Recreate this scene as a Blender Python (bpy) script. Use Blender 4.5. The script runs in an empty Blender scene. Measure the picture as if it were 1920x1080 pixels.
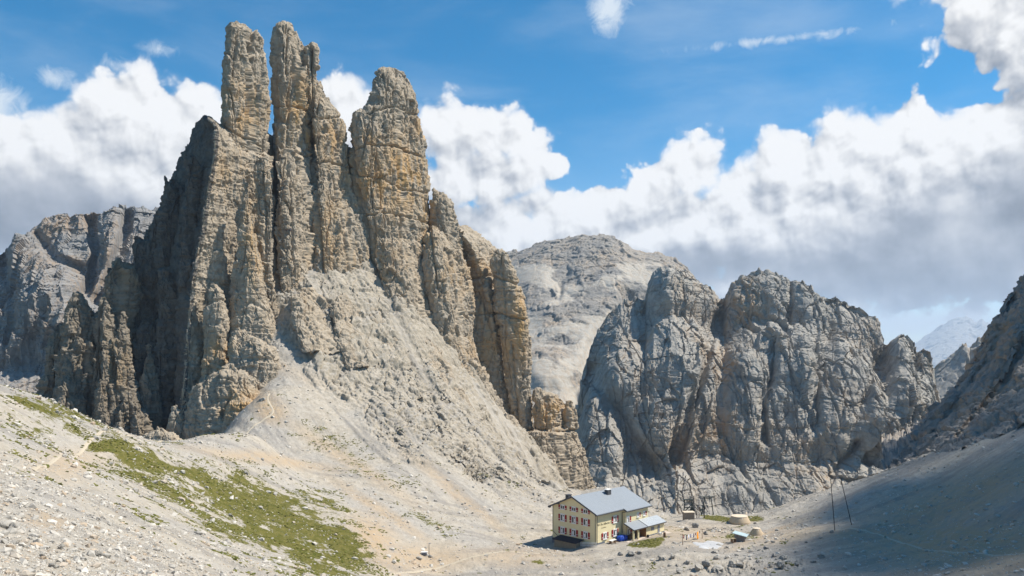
import bpy, bmesh, math, random, time
import numpy as np
from mathutils import Vector, Matrix
T0 = time.time()
F = 1493.0            # focal length in photo pixels (28 mm on a 36 mm sensor, 1920 px wide)
HX, HY = 960.0, 660.0  # the horizon's row: the lens is shifted, the camera is level
rnd = random.Random(7)
C = bpy.context.scene.collection

def P(px, py, Y):
    """a sight line of the survey photo taken to distance Y, in metres"""
    return np.array([(px-HX)/F*Y, Y, (HY-py)/F*Y])

# ---------------------------------------------------------------- noise
_r = np.random.RandomState(11)
NT = 64
VT = _r.rand(NT, NT, NT).astype(np.float32)*2-1
JT = _r.rand(NT, NT, NT, 3).astype(np.float32)
IT = _r.rand(NT, NT, NT).astype(np.float32)

def vnoise(x, y, z):
    xi = np.floor(x); yi = np.floor(y); zi = np.floor(z)
    fx = (x-xi).astype(np.float32); fy = (y-yi).astype(np.float32); fz = (z-zi).astype(np.float32)
    X0 = xi.astype(np.int32) & 63; Y0 = yi.astype(np.int32) & 63; Z0 = zi.astype(np.int32) & 63
    X1 = (X0+1) & 63; Y1 = (Y0+1) & 63; Z1 = (Z0+1) & 63
    fx = fx*fx*fx*(fx*(fx*6-15)+10); fy = fy*fy*fy*(fy*(fy*6-15)+10); fz = fz*fz*fz*(fz*(fz*6-15)+10)
    a = VT[X0, Y0, Z0]; a = a+(VT[X1, Y0, Z0]-a)*fx
    b = VT[X0, Y1, Z0]; b = b+(VT[X1, Y1, Z0]-b)*fx
    a = a+(b-a)*fy
    c = VT[X0, Y0, Z1]; c = c+(VT[X1, Y0, Z1]-c)*fx
    d = VT[X0, Y1, Z1]; d = d+(VT[X1, Y1, Z1]-d)*fx
    c = c+(d-c)*fy
    return a+(c-a)*fz

def fbm(x, y, z, octaves=5, gain=0.5, ridge=False, seed=0.0):
    s = np.zeros(np.shape(x), np.float32); a = 1.0; t = 0.0
    x = x+seed*17.3; y = y+seed*9.1; z = z+seed*5.7
    for o in range(octaves):
        n = vnoise(x, y, z)
        s += a*((1-2*np.abs(n)) if ridge else n); t += a
        x, y, z = (0.8*x-0.6*y)*2.03+3.1, (0.6*x+0.8*y)*2.03+7.7, z*2.01+1.9
        a *= gain
    return s/t

def worley(x, y, z, seed=0):
    x = x+seed*13.7; y = y+seed*5.3; z = z+seed*8.1
    xi = np.floor(x); yi = np.floor(y); zi = np.floor(z)
    fx = (x-xi).astype(np.float32); fy = (y-yi).astype(np.float32); fz = (z-zi).astype(np.float32)
    xi = xi.astype(np.int32); yi = yi.astype(np.int32); zi = zi.astype(np.int32)
    f1 = np.full(x.shape, 9, np.float32); f2 = f1.copy(); idv = np.zeros(x.shape, np.float32)
    for dx in (-1, 0, 1):
        for dy in (-1, 0, 1):
            for dz in (-1, 0, 1):
                a, b, c = (xi+dx) & 63, (yi+dy) & 63, (zi+dz) & 63
                j = JT[a, b, c]
                d = (dx+j[..., 0]-fx)**2+(dy+j[..., 1]-fy)**2+(dz+j[..., 2]-fz)**2
                m = d < f1
                f2 = np.where(m, f1, np.minimum(f2, d))
                idv = np.where(m, IT[a, b, c], idv)
                f1 = np.where(m, d, f1)
    return np.sqrt(f1), np.sqrt(f2), idv

def sstep(a, b, x):
    t = np.clip((x-a)/(b-a), 0, 1)
    return t*t*(3-2*t)

# ---------------------------------------------------------------- meshes
def link_mesh(name, me, mat=None, parent=None):
    ob = bpy.data.objects.new(name, me); C.objects.link(ob)
    if mat: me.materials.append(mat)
    if parent is not None: ob.parent = parent
    return ob

def np_mesh(name, V, Q, smooth=True, attrs=None):
    """V (n,3), Q (m,4) or (m,3)"""
    V = np.asarray(V, np.float32); Q = np.asarray(Q, np.int32)
    me = bpy.data.meshes.new(name)
    k = Q.shape[1]
    me.vertices.add(len(V)); me.vertices.foreach_set('co', V.ravel())
    me.loops.add(Q.size); me.loops.foreach_set('vertex_index', Q.ravel())
    me.polygons.add(len(Q))
    me.polygons.foreach_set('loop_start', np.arange(0, Q.size, k, dtype=np.int32))
    me.polygons.foreach_set('loop_total', np.full(len(Q), k, np.int32))
    me.polygons.foreach_set('use_smooth', np.full(len(Q), smooth))
    for nm, A in (attrs or {}).items():
        at = me.attributes.new(nm, 'FLOAT_COLOR', 'POINT')
        B = np.ones((len(V), 4), np.float32); B[:, :A.shape[1]] = A
        at.data.foreach_set('color', B.ravel())
    me.update(calc_edges=True)
    return me

def grid_quads(nu, nv, wrap=False, off=0):
    """vertex (j,i) at j*nu+i"""
    i = np.arange(nu if wrap else nu-1); j = np.arange(nv-1)
    I, J = np.meshgrid(i, j)
    I2 = (I+1) % nu
    q = np.stack([J*nu+I, J*nu+I2, (J+1)*nu+I2, (J+1)*nu+I], -1).reshape(-1, 4)
    return q+off

def grid_normals(G, wrap=False):
    if wrap:
        du = np.roll(G, -1, 1)-np.roll(G, 1, 1)
    else:
        du = np.gradient(G, axis=1)
    dv = np.gradient(G, axis=0)
    n = np.cross(du, dv)
    return n/np.maximum(np.linalg.norm(n, axis=-1, keepdims=True), 1e-9)

def tag(o, label=None, cat=None, group=None, kind=None):
    if label: o['label'] = label
    if cat: o['category'] = cat
    if group: o['group'] = group
    if kind: o['kind'] = kind
    return o

# ---------------------------------------------------------------- rock relief
def facets(x, y, z, seed, tilt):
    """blocks: every cell of a cellular pattern is a slab with its own offset and its own tilted face"""
    x = x+seed*13.7; y = y+seed*5.3; z = z+seed*8.1
    xi = np.floor(x); yi = np.floor(y); zi = np.floor(z)
    fx = (x-xi).astype(np.float32); fy = (y-yi).astype(np.float32); fz = (z-zi).astype(np.float32)
    xi = xi.astype(np.int32); yi = yi.astype(np.int32); zi = zi.astype(np.int32)
    f1 = np.full(x.shape, 9, np.float32); f2 = f1.copy()
    v = np.zeros(x.shape, np.float32)
    for dx in (-1, 0, 1):
        for dy in (-1, 0, 1):
            for dz in (-1, 0, 1):
                a, b, c = (xi+dx) & 63, (yi+dy) & 63, (zi+dz) & 63
                j = JT[a, b, c]
                ax, ay, az = fx-dx-j[..., 0], fy-dy-j[..., 1], fz-dz-j[..., 2]
                d = ax*ax+ay*ay+az*az
                m = d < f1
                f2 = np.where(m, f1, np.minimum(f2, d))
                h = IT[a, b, c]-.5+tilt*((IT[b, c, a]-.5)*ax+(IT[c, a, b]-.5)*ay+(IT[(a+7) & 63, c, b]-.15)*az)
                v = np.where(m, h, v)
                f1 = np.where(m, d, f1)
    return v, np.sqrt(f2)-np.sqrt(f1)

def beds(zz, h, seed):
    k = zz/h+seed*3.7; i = np.floor(k); f = k-i
    a = IT[i.astype(np.int32) & 63, (seed*7) & 63, 5]-.5
    return a-.35*f

def rock_disp(V, s=1.0, amp=1.0, seed=0, strata=1.0, block=1.0, rough=1.0, fiss=1.0):
    """signed relief height (metres) of fractured dolomite at points V; s = size of the features"""
    x, y, z = V[..., 0]/s, V[..., 1]/s, V[..., 2]/s
    w1 = fbm(x/12, y/12, z/26, 3, seed=seed+1); w2 = fbm(x/12, y/12, z/26, 3, seed=seed+2)
    d = fbm(x/30, y/30, z/50, 2, seed=seed+3)*1.8
    v, e = facets((x+w1*7)/13, (y+w2*7)/13, (z+w1*4)/30, seed+4, 1.1)
    d += block*v*2.8
    v, e = facets((x+w1*4)/5.4, (y+w2*4)/5.4, (z+w2*3)/15, seed+1, 1.0)
    d += block*(v*1.7-.8*fiss*(1-sstep(0, .05, e)))
    v, e = facets((x+w2*2)/2.4, (y+w1*2)/2.4, z/3.6, seed+2, 1.25)
    d += block*v*.85
    v, e = facets(x/1.05+w2, y/1.05+w1, z/1.3, seed+3, 1.3)
    d += block*v*.36*rough
    zz = z+w2*1.6+(x*.02+y*.03)+.4*vnoise(x/7, y/7, z/9)
    k = .45+.55*sstep(-.35, .3, vnoise(x/17, y/17, z/13))
    d += strata*k*(.9*beds(zz, 3.4, seed+1)+.55*beds(zz+.2*w1, 1.25, seed+2)+.22*beds(zz, .55, seed+3))
    gr = 1-np.abs(vnoise(zz/7.5, x*0+1.7+seed, x/90+y/90))
    d -= strata*.9*sstep(.95, 1.0, gr)
    fis = np.abs(vnoise((x+w2*2)/8+seed, (y+w1*2)/8, z/60)); d -= fiss*block*1.9*sstep(.06, .0, fis)
    fis = np.abs(vnoise((x+w2)/3.4+seed, (y+w1)/3.4, z/22)); d -= fiss*block*.55*sstep(.07, .0, fis)
    d += fbm(x/5, y/5, z/6, 4, .6, seed=seed+5)*.38
    d += (fbm(x/1.9, y/1.9, z/2.6, 3, .6, ridge=True, seed=seed+6)-.2)*.24*rough
    return d*s*amp
# ---------------------------------------------------------------- materials
def new_mat(name):
    m = bpy.data.materials.new(name); m.use_nodes = True
    nt = m.node_tree; nt.nodes.clear()
    return m, nt
class NT_:
    """small helper to wire node trees"""
    def __init__(s, nt): s.nt = nt
    def n(s, t, **kw):
        nd = s.nt.nodes.new(t)
        for k, v in kw.items(): setattr(nd, k, v)
        return nd
    def l(s, a, b): s.nt.links.new(a, b)
    def val(s, sock, v):
        if hasattr(v, 'is_output'): s.l(v, sock)
        else: sock.default_value = v
    def math(s, op, a, b=None, c=None, clamp=False):
        nd = s.n('ShaderNodeMath', operation=op, use_clamp=clamp)
        s.val(nd.inputs[0], a)
        if b is not None: s.val(nd.inputs[1], b)
        if c is not None: s.val(nd.inputs[2], c)
        return nd.outputs[0]
    def vmath(s, op, a, b=None):
        nd = s.n('ShaderNodeVectorMath', operation=op); s.val(nd.inputs[0], a)
        if b is not None: s.val(nd.inputs[1], b)
        return nd.outputs[0]
    def noise(s, vec, scale, detail=4, rough=.55, dist=0.0):
        nd = s.n('ShaderNodeTexNoise'); s.val(nd.inputs['Vector'], vec)
        nd.inputs['Scale'].default_value = scale; nd.inputs['Detail'].default_value = detail
        nd.inputs['Roughness'].default_value = rough; nd.inputs['Distortion'].default_value = dist
        return nd.outputs['Fac']
    def ramp(s, fac, a, b, lo=0.0, hi=1.0):
        nd = s.n('ShaderNodeMapRange', interpolation_type='SMOOTHSTEP'); s.val(nd.inputs['Value'], fac)
        nd.inputs['From Min'].default_value = a; nd.inputs['From Max'].default_value = b
        nd.inputs['To Min'].default_value = lo; nd.inputs['To Max'].default_value = hi
        return nd.outputs[0]
    def mix(s, fac, a, b):
        nd = s.n('ShaderNodeMix', data_type='RGBA'); s.val(nd.inputs[0], fac)
        for k, v in ((6, a), (7, b)):
            if hasattr(v, 'is_output'): s.l(v, nd.inputs[k])
            else: nd.inputs[k].default_value = (*v, 1) if len(v) == 3 else v
        return nd.outputs[2]
    def hsv(s, col, h=.5, sa=1, v=1):
        nd = s.n('ShaderNodeHueSaturation'); s.l(col, nd.inputs['Color'])
        s.val(nd.inputs['Hue'], h); s.val(nd.inputs['Saturation'], sa); s.val(nd.inputs['Value'], v)
        return nd.outputs[0]

def rock_mat(name, grey, pale, ochre, dark, s=1.0, ochre_amt=1.0, bump=1.0, streak=1.0, flat_pale=.6, scree=None):
    m, nt = new_mat(name); N = NT_(nt)
    geo = N.n('ShaderNodeNewGeometry'); pos = geo.outputs['Position']
    vs = N.vmath('MULTIPLY', pos, (1/s, 1/s, 1/s))
    vst = N.vmath('MULTIPLY', vs, (.55, .55, .07))
    vbed = N.vmath('MULTIPLY', vs, (.045, .045, .55))
    big = N.noise(vs, .045, 5, .6)
    med = N.noise(vs, .35, 6, .62)
    fin = N.noise(vs, 1.7, 6, .65)
    stv = N.noise(vst, 1.0, 5, .6, .3)
    bed = N.noise(vbed, 1.0, 5, .6)
    col = N.mix(N.ramp(med, .34, .66), grey, pale)
    at = N.n('ShaderNodeAttribute', attribute_name='mask'); sep = N.n('ShaderNodeSeparateColor'); N.l(at.outputs['Color'], sep.inputs[0])
    oc = N.math('MULTIPLY', N.ramp(N.math('ADD', N.math('MULTIPLY', stv, .55), N.math('MULTIPLY', big, .45)), .40, .60), ochre_amt)
    oc = N.math('MULTIPLY', oc, N.math('ADD', sep.outputs[0], .0), clamp=True)
    col = N.mix(oc, col, ochre)
    dk = N.math('MULTIPLY', N.ramp(N.math('ADD', N.math('MULTIPLY', stv, .6), N.math('MULTIPLY', bed, .4)), .44, .33), .75*streak)
    col = N.mix(dk, col, dark)
    # beds and blocks of slightly different stone
    col = N.hsv(col, .5, 1.0, N.math('ADD', .62, N.math('MULTIPLY', N.math('ADD', bed, fin), .26)))
    # scree dust lying on flat ledges
    nz = N.n('ShaderNodeSeparateXYZ'); N.l(geo.outputs['Normal'], nz.inputs[0])
    fl = N.math('MULTIPLY', N.ramp(N.math('ADD', nz.outputs[2], N.math('MULTIPLY', N.math('SUBTRACT', med, .5), .5)), .5, .85), flat_pale)
    col = N.mix(fl, col, tuple(v*.82 for v in pale))
    if scree is not None:
        sf = N.ramp(N.math('ADD', sep.outputs[1], N.math('MULTIPLY', N.math('SUBTRACT', med, .5), .5)), .35, .65)
        col = N.mix(sf, col, N.mix(N.ramp(stv, .4, .65), scree, (.40, .34, .27)))
    b = N.n('ShaderNodeBump'); b.inputs['Strength'].default_value = .55*bump; b.inputs['Distance'].default_value = .5*s
    h = N.math('ADD', N.math('MULTIPLY', fin, .6), N.math('MULTIPLY', N.noise(vs, 5.0, 5, .65), .3))
    N.l(h, b.inputs['Height'])
    bs = N.n('ShaderNodeBsdfPrincipled'); N.l(col, bs.inputs['Base Color']); bs.inputs['Roughness'].default_value = .95
    bs.inputs['Specular IOR Level'].default_value = .15; N.l(b.outputs[0], bs.inputs['Normal'])
    out = N.n('ShaderNodeOutputMaterial'); N.l(bs.outputs[0], out.inputs[0])
    return m

def plain_mat(name, col, rough=.8, noise=.15, scale=6.0, bump=0.0, metallic=0.0, spec=.3, stripes=None, stain=0.0):
    """painted / wooden / metal surface with uneven wear; stripes = (axis vector, period m, depth)"""
    m, nt = new_mat(name); N = NT_(nt)
    tc = N.n('ShaderNodeTexCoord'); pos = tc.outputs['Object']
    f = N.noise(pos, scale, 5, .6)
    g = N.noise(pos, scale*.15, 4, .6)
    c = N.mix(N.math('MULTIPLY', N.ramp(g, .35, .7), stain), col, tuple(v*.45 for v in col))
    c = N.hsv(c, .5, 1.0, N.math('ADD', 1-noise*1.0, N.math('MULTIPLY', N.math('ADD', f, g), noise)))
    bs = N.n('ShaderNodeBsdfPrincipled'); bs.inputs['Roughness'].default_value = rough
    bs.inputs['Metallic'].default_value = metallic; bs.inputs['Specular IOR Level'].default_value = spec
    if stripes:
        ax, per, dep = stripes
        d = N.n('ShaderNodeVectorMath', operation='DOT_PRODUCT'); N.l(pos, d.inputs[0]); d.inputs[1].default_value = ax
        t = N.math('FRACT', N.math('DIVIDE', d.outputs['Value'], per))
        e = N.ramp(N.math('ABSOLUTE', N.math('SUBTRACT', t, .5)), .38, .48)
        c = N.mix(N.math('MULTIPLY', e, .55), c, tuple(v*.5 for v in col))
        b = N.n('ShaderNodeBump'); b.inputs['Strength'].default_value = .6; b.inputs['Distance'].default_value = dep; b.invert = True
        N.l(e, b.inputs['Height']); N.l(b.outputs[0], bs.inputs['Normal'])
    elif bump:
        b = N.n('ShaderNodeBump'); b.inputs['Strength'].default_value = bump; b.inputs['Distance'].default_value = .08
        N.l(f, b.inputs['Height']); N.l(b.outputs[0], bs.inputs['Normal'])
    N.l(c, bs.inputs['Base Color'])
    out = N.n('ShaderNodeOutputMaterial'); N.l(bs.outputs[0], out.inputs[0])
    return m

M = {}
M['rock'] = rock_mat('dolomite', (.33, .28, .215), (.475, .405, .315), (.52, .33, .15), (.14, .115, .09))
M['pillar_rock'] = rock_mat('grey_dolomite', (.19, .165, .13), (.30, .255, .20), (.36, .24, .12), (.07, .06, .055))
M['left_rock'] = rock_mat('left_dolomite', (.20, .195, .19), (.31, .30, .285), (.34, .25, .17), (.10, .10, .105), s=2.8)  # darker, greyer stone than the cliffs across the valley
M['shade_rock'] = rock_mat('flank_shade_dolomite', (.11, .10, .09), (.17, .155, .135), (.22, .16, .10), (.045, .042, .04))  # dolomite darkened in colour to carry the shade of the left flank
M['far_rock'] = rock_mat('distant_dolomite', (.285, .265, .235), (.435, .405, .355), (.44, .31, .19), (.15, .15, .15), s=2.6, ochre_amt=1.0, flat_pale=.8)
M['dome_rock'] = rock_mat('dome_dolomite', (.22, .21, .195), (.34, .315, .28), (.46, .36, .26), (.15, .15, .145), s=3.2, flat_pale=.2, scree=(.41, .38, .33))
M['spur_rock'] = rock_mat('spur_dolomite', (.27, .24, .215), (.36, .325, .285), (.36, .26, .17), (.13, .12, .115), s=1.2)
M['boulder'] = rock_mat('boulder_stone', (.30, .28, .25), (.46, .43, .38), (.42, .33, .22), (.17, .16, .15), s=.25, ochre_amt=.2)

def ground_mat():
    m, nt = new_mat('scree_and_turf'); N = NT_(nt)
    geo = N.n('ShaderNodeNewGeometry'); pos = geo.outputs['Position']
    at = N.n('ShaderNodeAttribute', attribute_name='mask'); sep = N.n('ShaderNodeSeparateColor'); N.l(at.outputs['Color'], sep.inputs[0])
    grass, rock, dirt_warmth = sep.outputs[0], sep.outputs[1], sep.outputs[2]
    big = N.noise(pos, .05, 5, .6); med = N.noise(pos, .5, 6, .65); fin = N.noise(pos, 3.0, 6, .7); vfin = N.noise(pos, 11, 4, .7)
    vor = N.n('ShaderNodeTexVoronoi'); N.l(pos, vor.inputs['Vector']); vor.inputs['Scale'].default_value = 2.2
    vor2 = N.n('ShaderNodeTexVoronoi'); N.l(pos, vor2.inputs['Vector']); vor2.inputs['Scale'].default_value = .9
    col = N.mix(N.ramp(med, .3, .7), (.46, .41, .335), (.58, .53, .45))
    col = N.mix(N.math('MULTIPLY', N.ramp(big, .42, .62), .5), col, (.46, .44, .41))
    sv = N.n('ShaderNodeSeparateColor'); N.l(vor.outputs['Color'], sv.inputs[0])
    col = N.hsv(col, .5, 1.0, N.math('ADD', .62, N.math('MULTIPLY', N.math('ADD', N.math('MULTIPLY', sv.outputs[0], .5), N.math('ADD', fin, vfin)), .26)))
    stk = N.math('ADD', N.math('MULTIPLY', at.outputs['Alpha'], .75), N.math('MULTIPLY', N.math('ADD', fin, vfin), .125))
    col = N.mix(N.math('MULTIPLY', N.ramp(stk, .50, .72), .62), col, (.30, .28, .255))
    dd = N.math('MULTIPLY', dirt_warmth, N.ramp(N.math('ADD', med, N.math('MULTIPLY', fin, .3)), .38, .72), clamp=True)
    col = N.mix(dd, col, (.52, .40, .265))
    # bare rock
    bed = N.noise(N.vmath('MULTIPLY', pos, (.06, .06, .7)), 1.0, 5, .6)
    rc = N.mix(N.ramp(N.math('ADD', N.math('MULTIPLY', bed, .5), N.math('MULTIPLY', med, .5)), .38, .62), (.36, .32, .255), (.50, .445, .36))
    rc = N.hsv(rc, .5, 1, N.math('ADD', .75, N.math('MULTIPLY', fin, .5)))
    nz = N.n('ShaderNodeSeparateXYZ'); N.l(geo.outputs['Normal'], nz.inputs[0])
    steep = N.ramp(N.math('ADD', nz.outputs[2], N.math('MULTIPLY', N.math('SUBTRACT', med, .5), .35)), .84, .62)
    col = N.mix(N.math('MULTIPLY', rock, N.math('ADD', .25, N.math('MULTIPLY', steep, .75)), clamp=True), col, rc)
    # turf between the stones
    gn = N.math('ADD', N.math('MULTIPLY', N.noise(pos, 1.1, 5, .72), .55), N.math('MULTIPLY', N.noise(pos, .32, 4, .6), .45))
    gth = N.math('SUBTRACT', N.math('ADD', N.math('MULTIPLY', gn, 1.7), grass), 1.42)
    gf = N.ramp(gth, -.04, .10)
    gc = N.mix(N.ramp(N.noise(pos, .8, 5, .7), .3, .7), (.10, .105, .025), (.20, .18, .065))
    col = N.mix(gf, col, gc)
    col = N.hsv(col, .497, 1.08, .80)
    b = N.n('ShaderNodeBump'); b.inputs['Strength'].default_value = .8; b.inputs['Distance'].default_value = .25
    h = N.math('ADD', N.math('MULTIPLY', fin, .5), N.math('ADD', N.math('MULTIPLY', vor.outputs['Distance'], -.25), N.math('MULTIPLY', vfin, .25)))
    N.l(h, b.inputs['Height'])
    bs = N.n('ShaderNodeBsdfPrincipled'); N.l(col, bs.inputs['Base Color']); bs.inputs['Roughness'].default_value = .95
    bs.inputs['Specular IOR Level'].default_value = .12; N.l(b.outputs[0], bs.inputs['Normal'])
    out = N.n('ShaderNodeOutputMaterial'); N.l(bs.outputs[0], out.inputs[0])
    return m
M['ground'] = ground_mat()
# ---------------------------------------------------------------- the near ground: one height field
GP = [  # sight line and distance of surveyed points (photo column, row, metres)
 (0,1080,24),(300,1080,46),(150,1080,34),(450,1080,72),(600,1075,112),(700,1080,135),(800,1080,146),(1000,1080,153),(1150,1080,153),(1300,1080,148),(1500,1080,138),(1700,1080,128),(1920,1080,112),
 (0,950,45),(0,850,85),(0,780,112),(0,722,132),(100,757,135),(200,802,142),(300,838,152),(150,800,133),
 (200,900,105),(300,1000,75),(400,1000,110),(400,920,145),(550,920,170),(680,1000,152),(130,855,118),(250,838,138),
 (380,845,185),(440,852,195),(500,850,200),(550,880,190),(700,900,198),(700,960,175),(800,1030,160),(900,1050,157),(850,980,185),
 (480,752,238),(505,770,232),(420,830,215),(480,810,222),(600,850,218),(700,800,240),(800,850,230),(900,900,224),(950,960,205),(1000,985,195),
 (1030,985,196),(1060,960,215),(1100,925,248),(1140,917,255),(1060,932,262),(1000,882,276),
 (520,730,247),(600,700,264),(700,700,274),(800,750,270),(900,820,266),(640,760,250),(750,770,256),(850,830,250),
 (520,620,276),(600,590,284),(700,590,297),(800,650,304),(880,735,309),(950,785,322),(972,806,338),(1011,842,335),(1045,892,328),(1064,927,320),(1105,965,316),
 (1036,1027,183),(1118,1022,174.5),(1215,1000,188),(1000,1030,172),(1050,1040,168),(1180,1040,165),(1247,1000,186),
 (1260,1000,188),(1300,978,212),(1390,984,208),(1240,968,222),(1340,965,224),(1400,966,226),(1330,1020,176),(1390,1012,182),(1430,1003,188),
 (1430,961,226),(1500,936,224),(1600,906,222),(1690,869,224),(1800,828,222),(1920,772,214),(2050,715,205),
 (1560,992,175),(1500,1000,177),(1600,984,178),(1700,1012,160),(1900,1047,124),(1800,930,178),(1920,900,162),(1920,1000,137),(2100,950,130),(2100,1080,95),
 (1400,1045,158),(1300,1040,162),(1250,1030,166),
]
GX = [  # points off the sight lines (world x, y, z)
 (0,0,-1.7),(0,6,-4),(0,25,-11.5),(0,60,-21.5),(0,100,-32),(0,125,-38),(30,0,-3),(25,50,-20),(40,100,-31),(60,60,-20),(90,90,-20),(-15,6,-2.5),(-40,20,-1),(-60,60,-2),(-100,100,0),(-30,-10,2),(0,-20,3),(30,-20,2),
 (-110,165,-26),(-90,185,-42),(-140,190,-48),(-120,230,-66),(-180,260,-85),(-70,195,-36),(-160,320,-85),(-105,240,-52),(-92,215,-40),
 (-60,335,40),(-20,352,0),(30,345,-82),(5,350,-48),(-100,340,40),(10,400,-60),(-120,400,-60),
 (50,262,-72),(80,270,-78),(110,275,-72),(60,320,-125),(110,330,-130),(30,300,-90),(140,280,-48),(170,330,-70),(170,260,5),(220,250,35),(160,200,5),(200,150,-5),(60,400,-150),(200,400,-90),
]
_pts = np.array([P(*g) for g in GP]+[np.array(g, float) for g in GX])
_c = _pts[:, :2]/100.0
def _tps(r2):
    return np.where(r2 > 1e-12, r2*np.log(np.maximum(r2, 1e-12)), 0)*.5
_K = _tps(((_c[:, None]-_c[None])**2).sum(-1))+np.eye(len(_c))*2e-4
_A = np.zeros((len(_c)+3,)*2); _A[:len(_c), :len(_c)] = _K
_A[:len(_c), -3] = 1; _A[:len(_c), -2:] = _c; _A[-3, :len(_c)] = 1; _A[-2:, :len(_c)] = _c.T
_w = np.linalg.solve(_A, np.concatenate([_pts[:, 2], [0, 0, 0]]))
def tps(x, y):
    x = np.asarray(x, float); y = np.asarray(y, float); o = np.zeros(x.shape)
    xf, yf, of = x.ravel()/100, y.ravel()/100, o.ravel()
    for k in range(0, len(xf), 60000):
        a, b = xf[k:k+60000], yf[k:k+60000]
        of[k:k+60000] = _tps((a[:, None]-_c[:, 0])**2+(b[:, None]-_c[:, 1])**2)@_w[:-3]+_w[-3]+a*_w[-2]+b*_w[-1]
    return of.reshape(x.shape)

# the hut: its near corner, and its two wall directions
HUT = np.array([18.5, 175.0]); HZ = -42.45
HU = np.array([-.7071, .7071]); HV = np.array([.7071, .7071])   # along the gable, along the long side
def hut_local(x, y):
    dx, dy = x-HUT[0], y-HUT[1]
    return dx*HU[0]+dy*HU[1], dx*HV[0]+dy*HV[1]

def poly_dist(x, y, pts):
    d = np.full(np.shape(x), 1e9)
    for (ax, ay), (bx, by) in zip(pts[:-1], pts[1:]):
        t = np.clip(((x-ax)*(bx-ax)+(y-ay)*(by-ay))/((bx-ax)**2+(by-ay)**2+1e-9), 0, 1)
        d = np.minimum(d, np.hypot(x-ax-t*(bx-ax), y-ay-t*(by-ay)))
    return d

def masks(x, y, z0):
    """turf, bare rock, and earth plus shade-warming brown, over the ground"""
    px = HX+x/y*F; py = HY-z0/y*F
    def e(cx, cy, rx, ry, ang=0, p=1.0):
        a = math.radians(ang); dx, dy = px-cx, py-cy
        u, v = (dx*math.cos(a)+dy*math.sin(a))/rx, (-dx*math.sin(a)+dy*math.cos(a))/ry
        return np.clip(1.35-np.sqrt(u*u+v*v), 0, 1)*p
    g = np.zeros(x.shape)
    for q in ((420,930,290,98,24,.76),(570,1000,180,88,30,.86),(300,890,190,62,20,.72),(205,842,52,12,-4,1.6),(600,950,130,44,34,.66),
              (150,800,200,46,26,.62),(40,775,130,60,25,.58),(100,830,160,30,20,.42),(620,820,140,38,32,.42),(680,880,140,30,20,.40),(800,975,70,14,25,.5),
              (480,690,60,20,20,.2),(1215,1018,38,9,-3,1.3),(1380,1003,50,12,0,.6),(1350,975,45,10,8,.85),(1410,973,40,8,0,.7),(1190,1060,90,16,0,.5),(1010,1056,30,7,0,.55),
              (1330,1010,60,16,0,.4),(1290,1000,40,12,0,.35),(330,935,80,14,20,.6),(60,880,80,12,20,.35),(1120,905,20,30,60,.5)):
        g = np.maximum(g, e(*q))
    g *= sstep(0, 20, y-45)*(.78+.42*sstep(-.35, .35, vnoise(x/7, y/7, x*0+2)+.5*vnoise(x/2.5, y/2.5, x*0+6)))
    r = np.zeros(x.shape)
    # rock band below the towers: above a line falling from the knoll to the back of the hut
    line = np.interp(px, [430, 480, 560, 640, 700, 780, 860, 940, 1030, 1110], [700, 700, 730, 775, 828, 872, 902, 930, 965, 905])
    line = line+18*vnoise(x/14, y/14, x*0)+9*vnoise(x/5, y/5, x*0)
    r = np.maximum(r, sstep(8, -30, py-line)*sstep(400, 470, px)*sstep(1160, 1090, px)*sstep(190, 215, y))
    chute = fbm((x*.62-y*.78)/60, (x*.78+y*.62)/9, x*0+5, 3, .55)
    r = r*(.22+.78*sstep(-.22, .10, chute+.25*sstep(0, -120, py-line)))
    r = np.maximum(r, e(1390,1066,150,22,0,.9)*sstep(-.1, .25, vnoise(x/6, y/6, x*0)))
    r = np.maximum(r, e(1480,1060,60,20,0,.8)); r = np.maximum(r, e(1010,1090,90,14,0,.9)); r = np.maximum(r, e(1240,1048,60,14,0,.5))
    r = np.maximum(r, e(720,850,60,10,40,.6))
    r = np.maximum(r, e(1730,840,120,22,-25,.5)); r = np.maximum(r, e(1290,985,40,14,0,.45))
    d = np.zeros(x.shape)
    for q in ((505,765,40,26,30,.9),(650,860,150,14,33,.6),(720,960,120,10,32,.7),(700,1010,60,40,40,.9),(780,1045,120,30,0,.8),(960,1045,130,22,0,.55),(860,930,140,10,38,.6),(500,860,150,12,8,.7),(130,870,80,26,0,.6),
              (90,985,50,14,10,.7),(1290,1005,120,22,0,.5),(1500,1000,90,14,-10,.5),(1600,1000,80,16,-5,.7),(1800,1050,180,30,4,.6),(1790,940,240,50,-22,.85),(1800,1020,230,70,0,1.0),(1440,1000,80,6,-22,.7),(560,700,80,16,20,.3)):  # earth; on the right slope also brown put in against the blue shade
        d = np.maximum(d, e(*q))
    return g, r, d, px, py

PATH_A = [P(*q)[:2] for q in ((60,905,86),(110,872,104),(128,858,115),(165,842,128),(205,833,140),(245,829,147),(290,838,158),(340,845,180),(390,842,200),(440,825,215),(480,795,226),(515,772,232),(500,757,238),(505,742,243))]
PATH_C = [P(*q)[:2] for q in ((560,1090,108),(650,1072,124),(740,1058,142),(820,1048,152),(900,1041,161),(960,1036,167),(1012,1036,168))]
PATH_B = [P(*q)[:2] for q in ((1440,1004,183),(1500,1000,180),(1560,994,176),(1600,990,174),(1660,1003,164),(1720,1022,152),(1780,1034,142),(1850,1042,132),(1925,1047,124),(2000,1052,118))]

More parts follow.
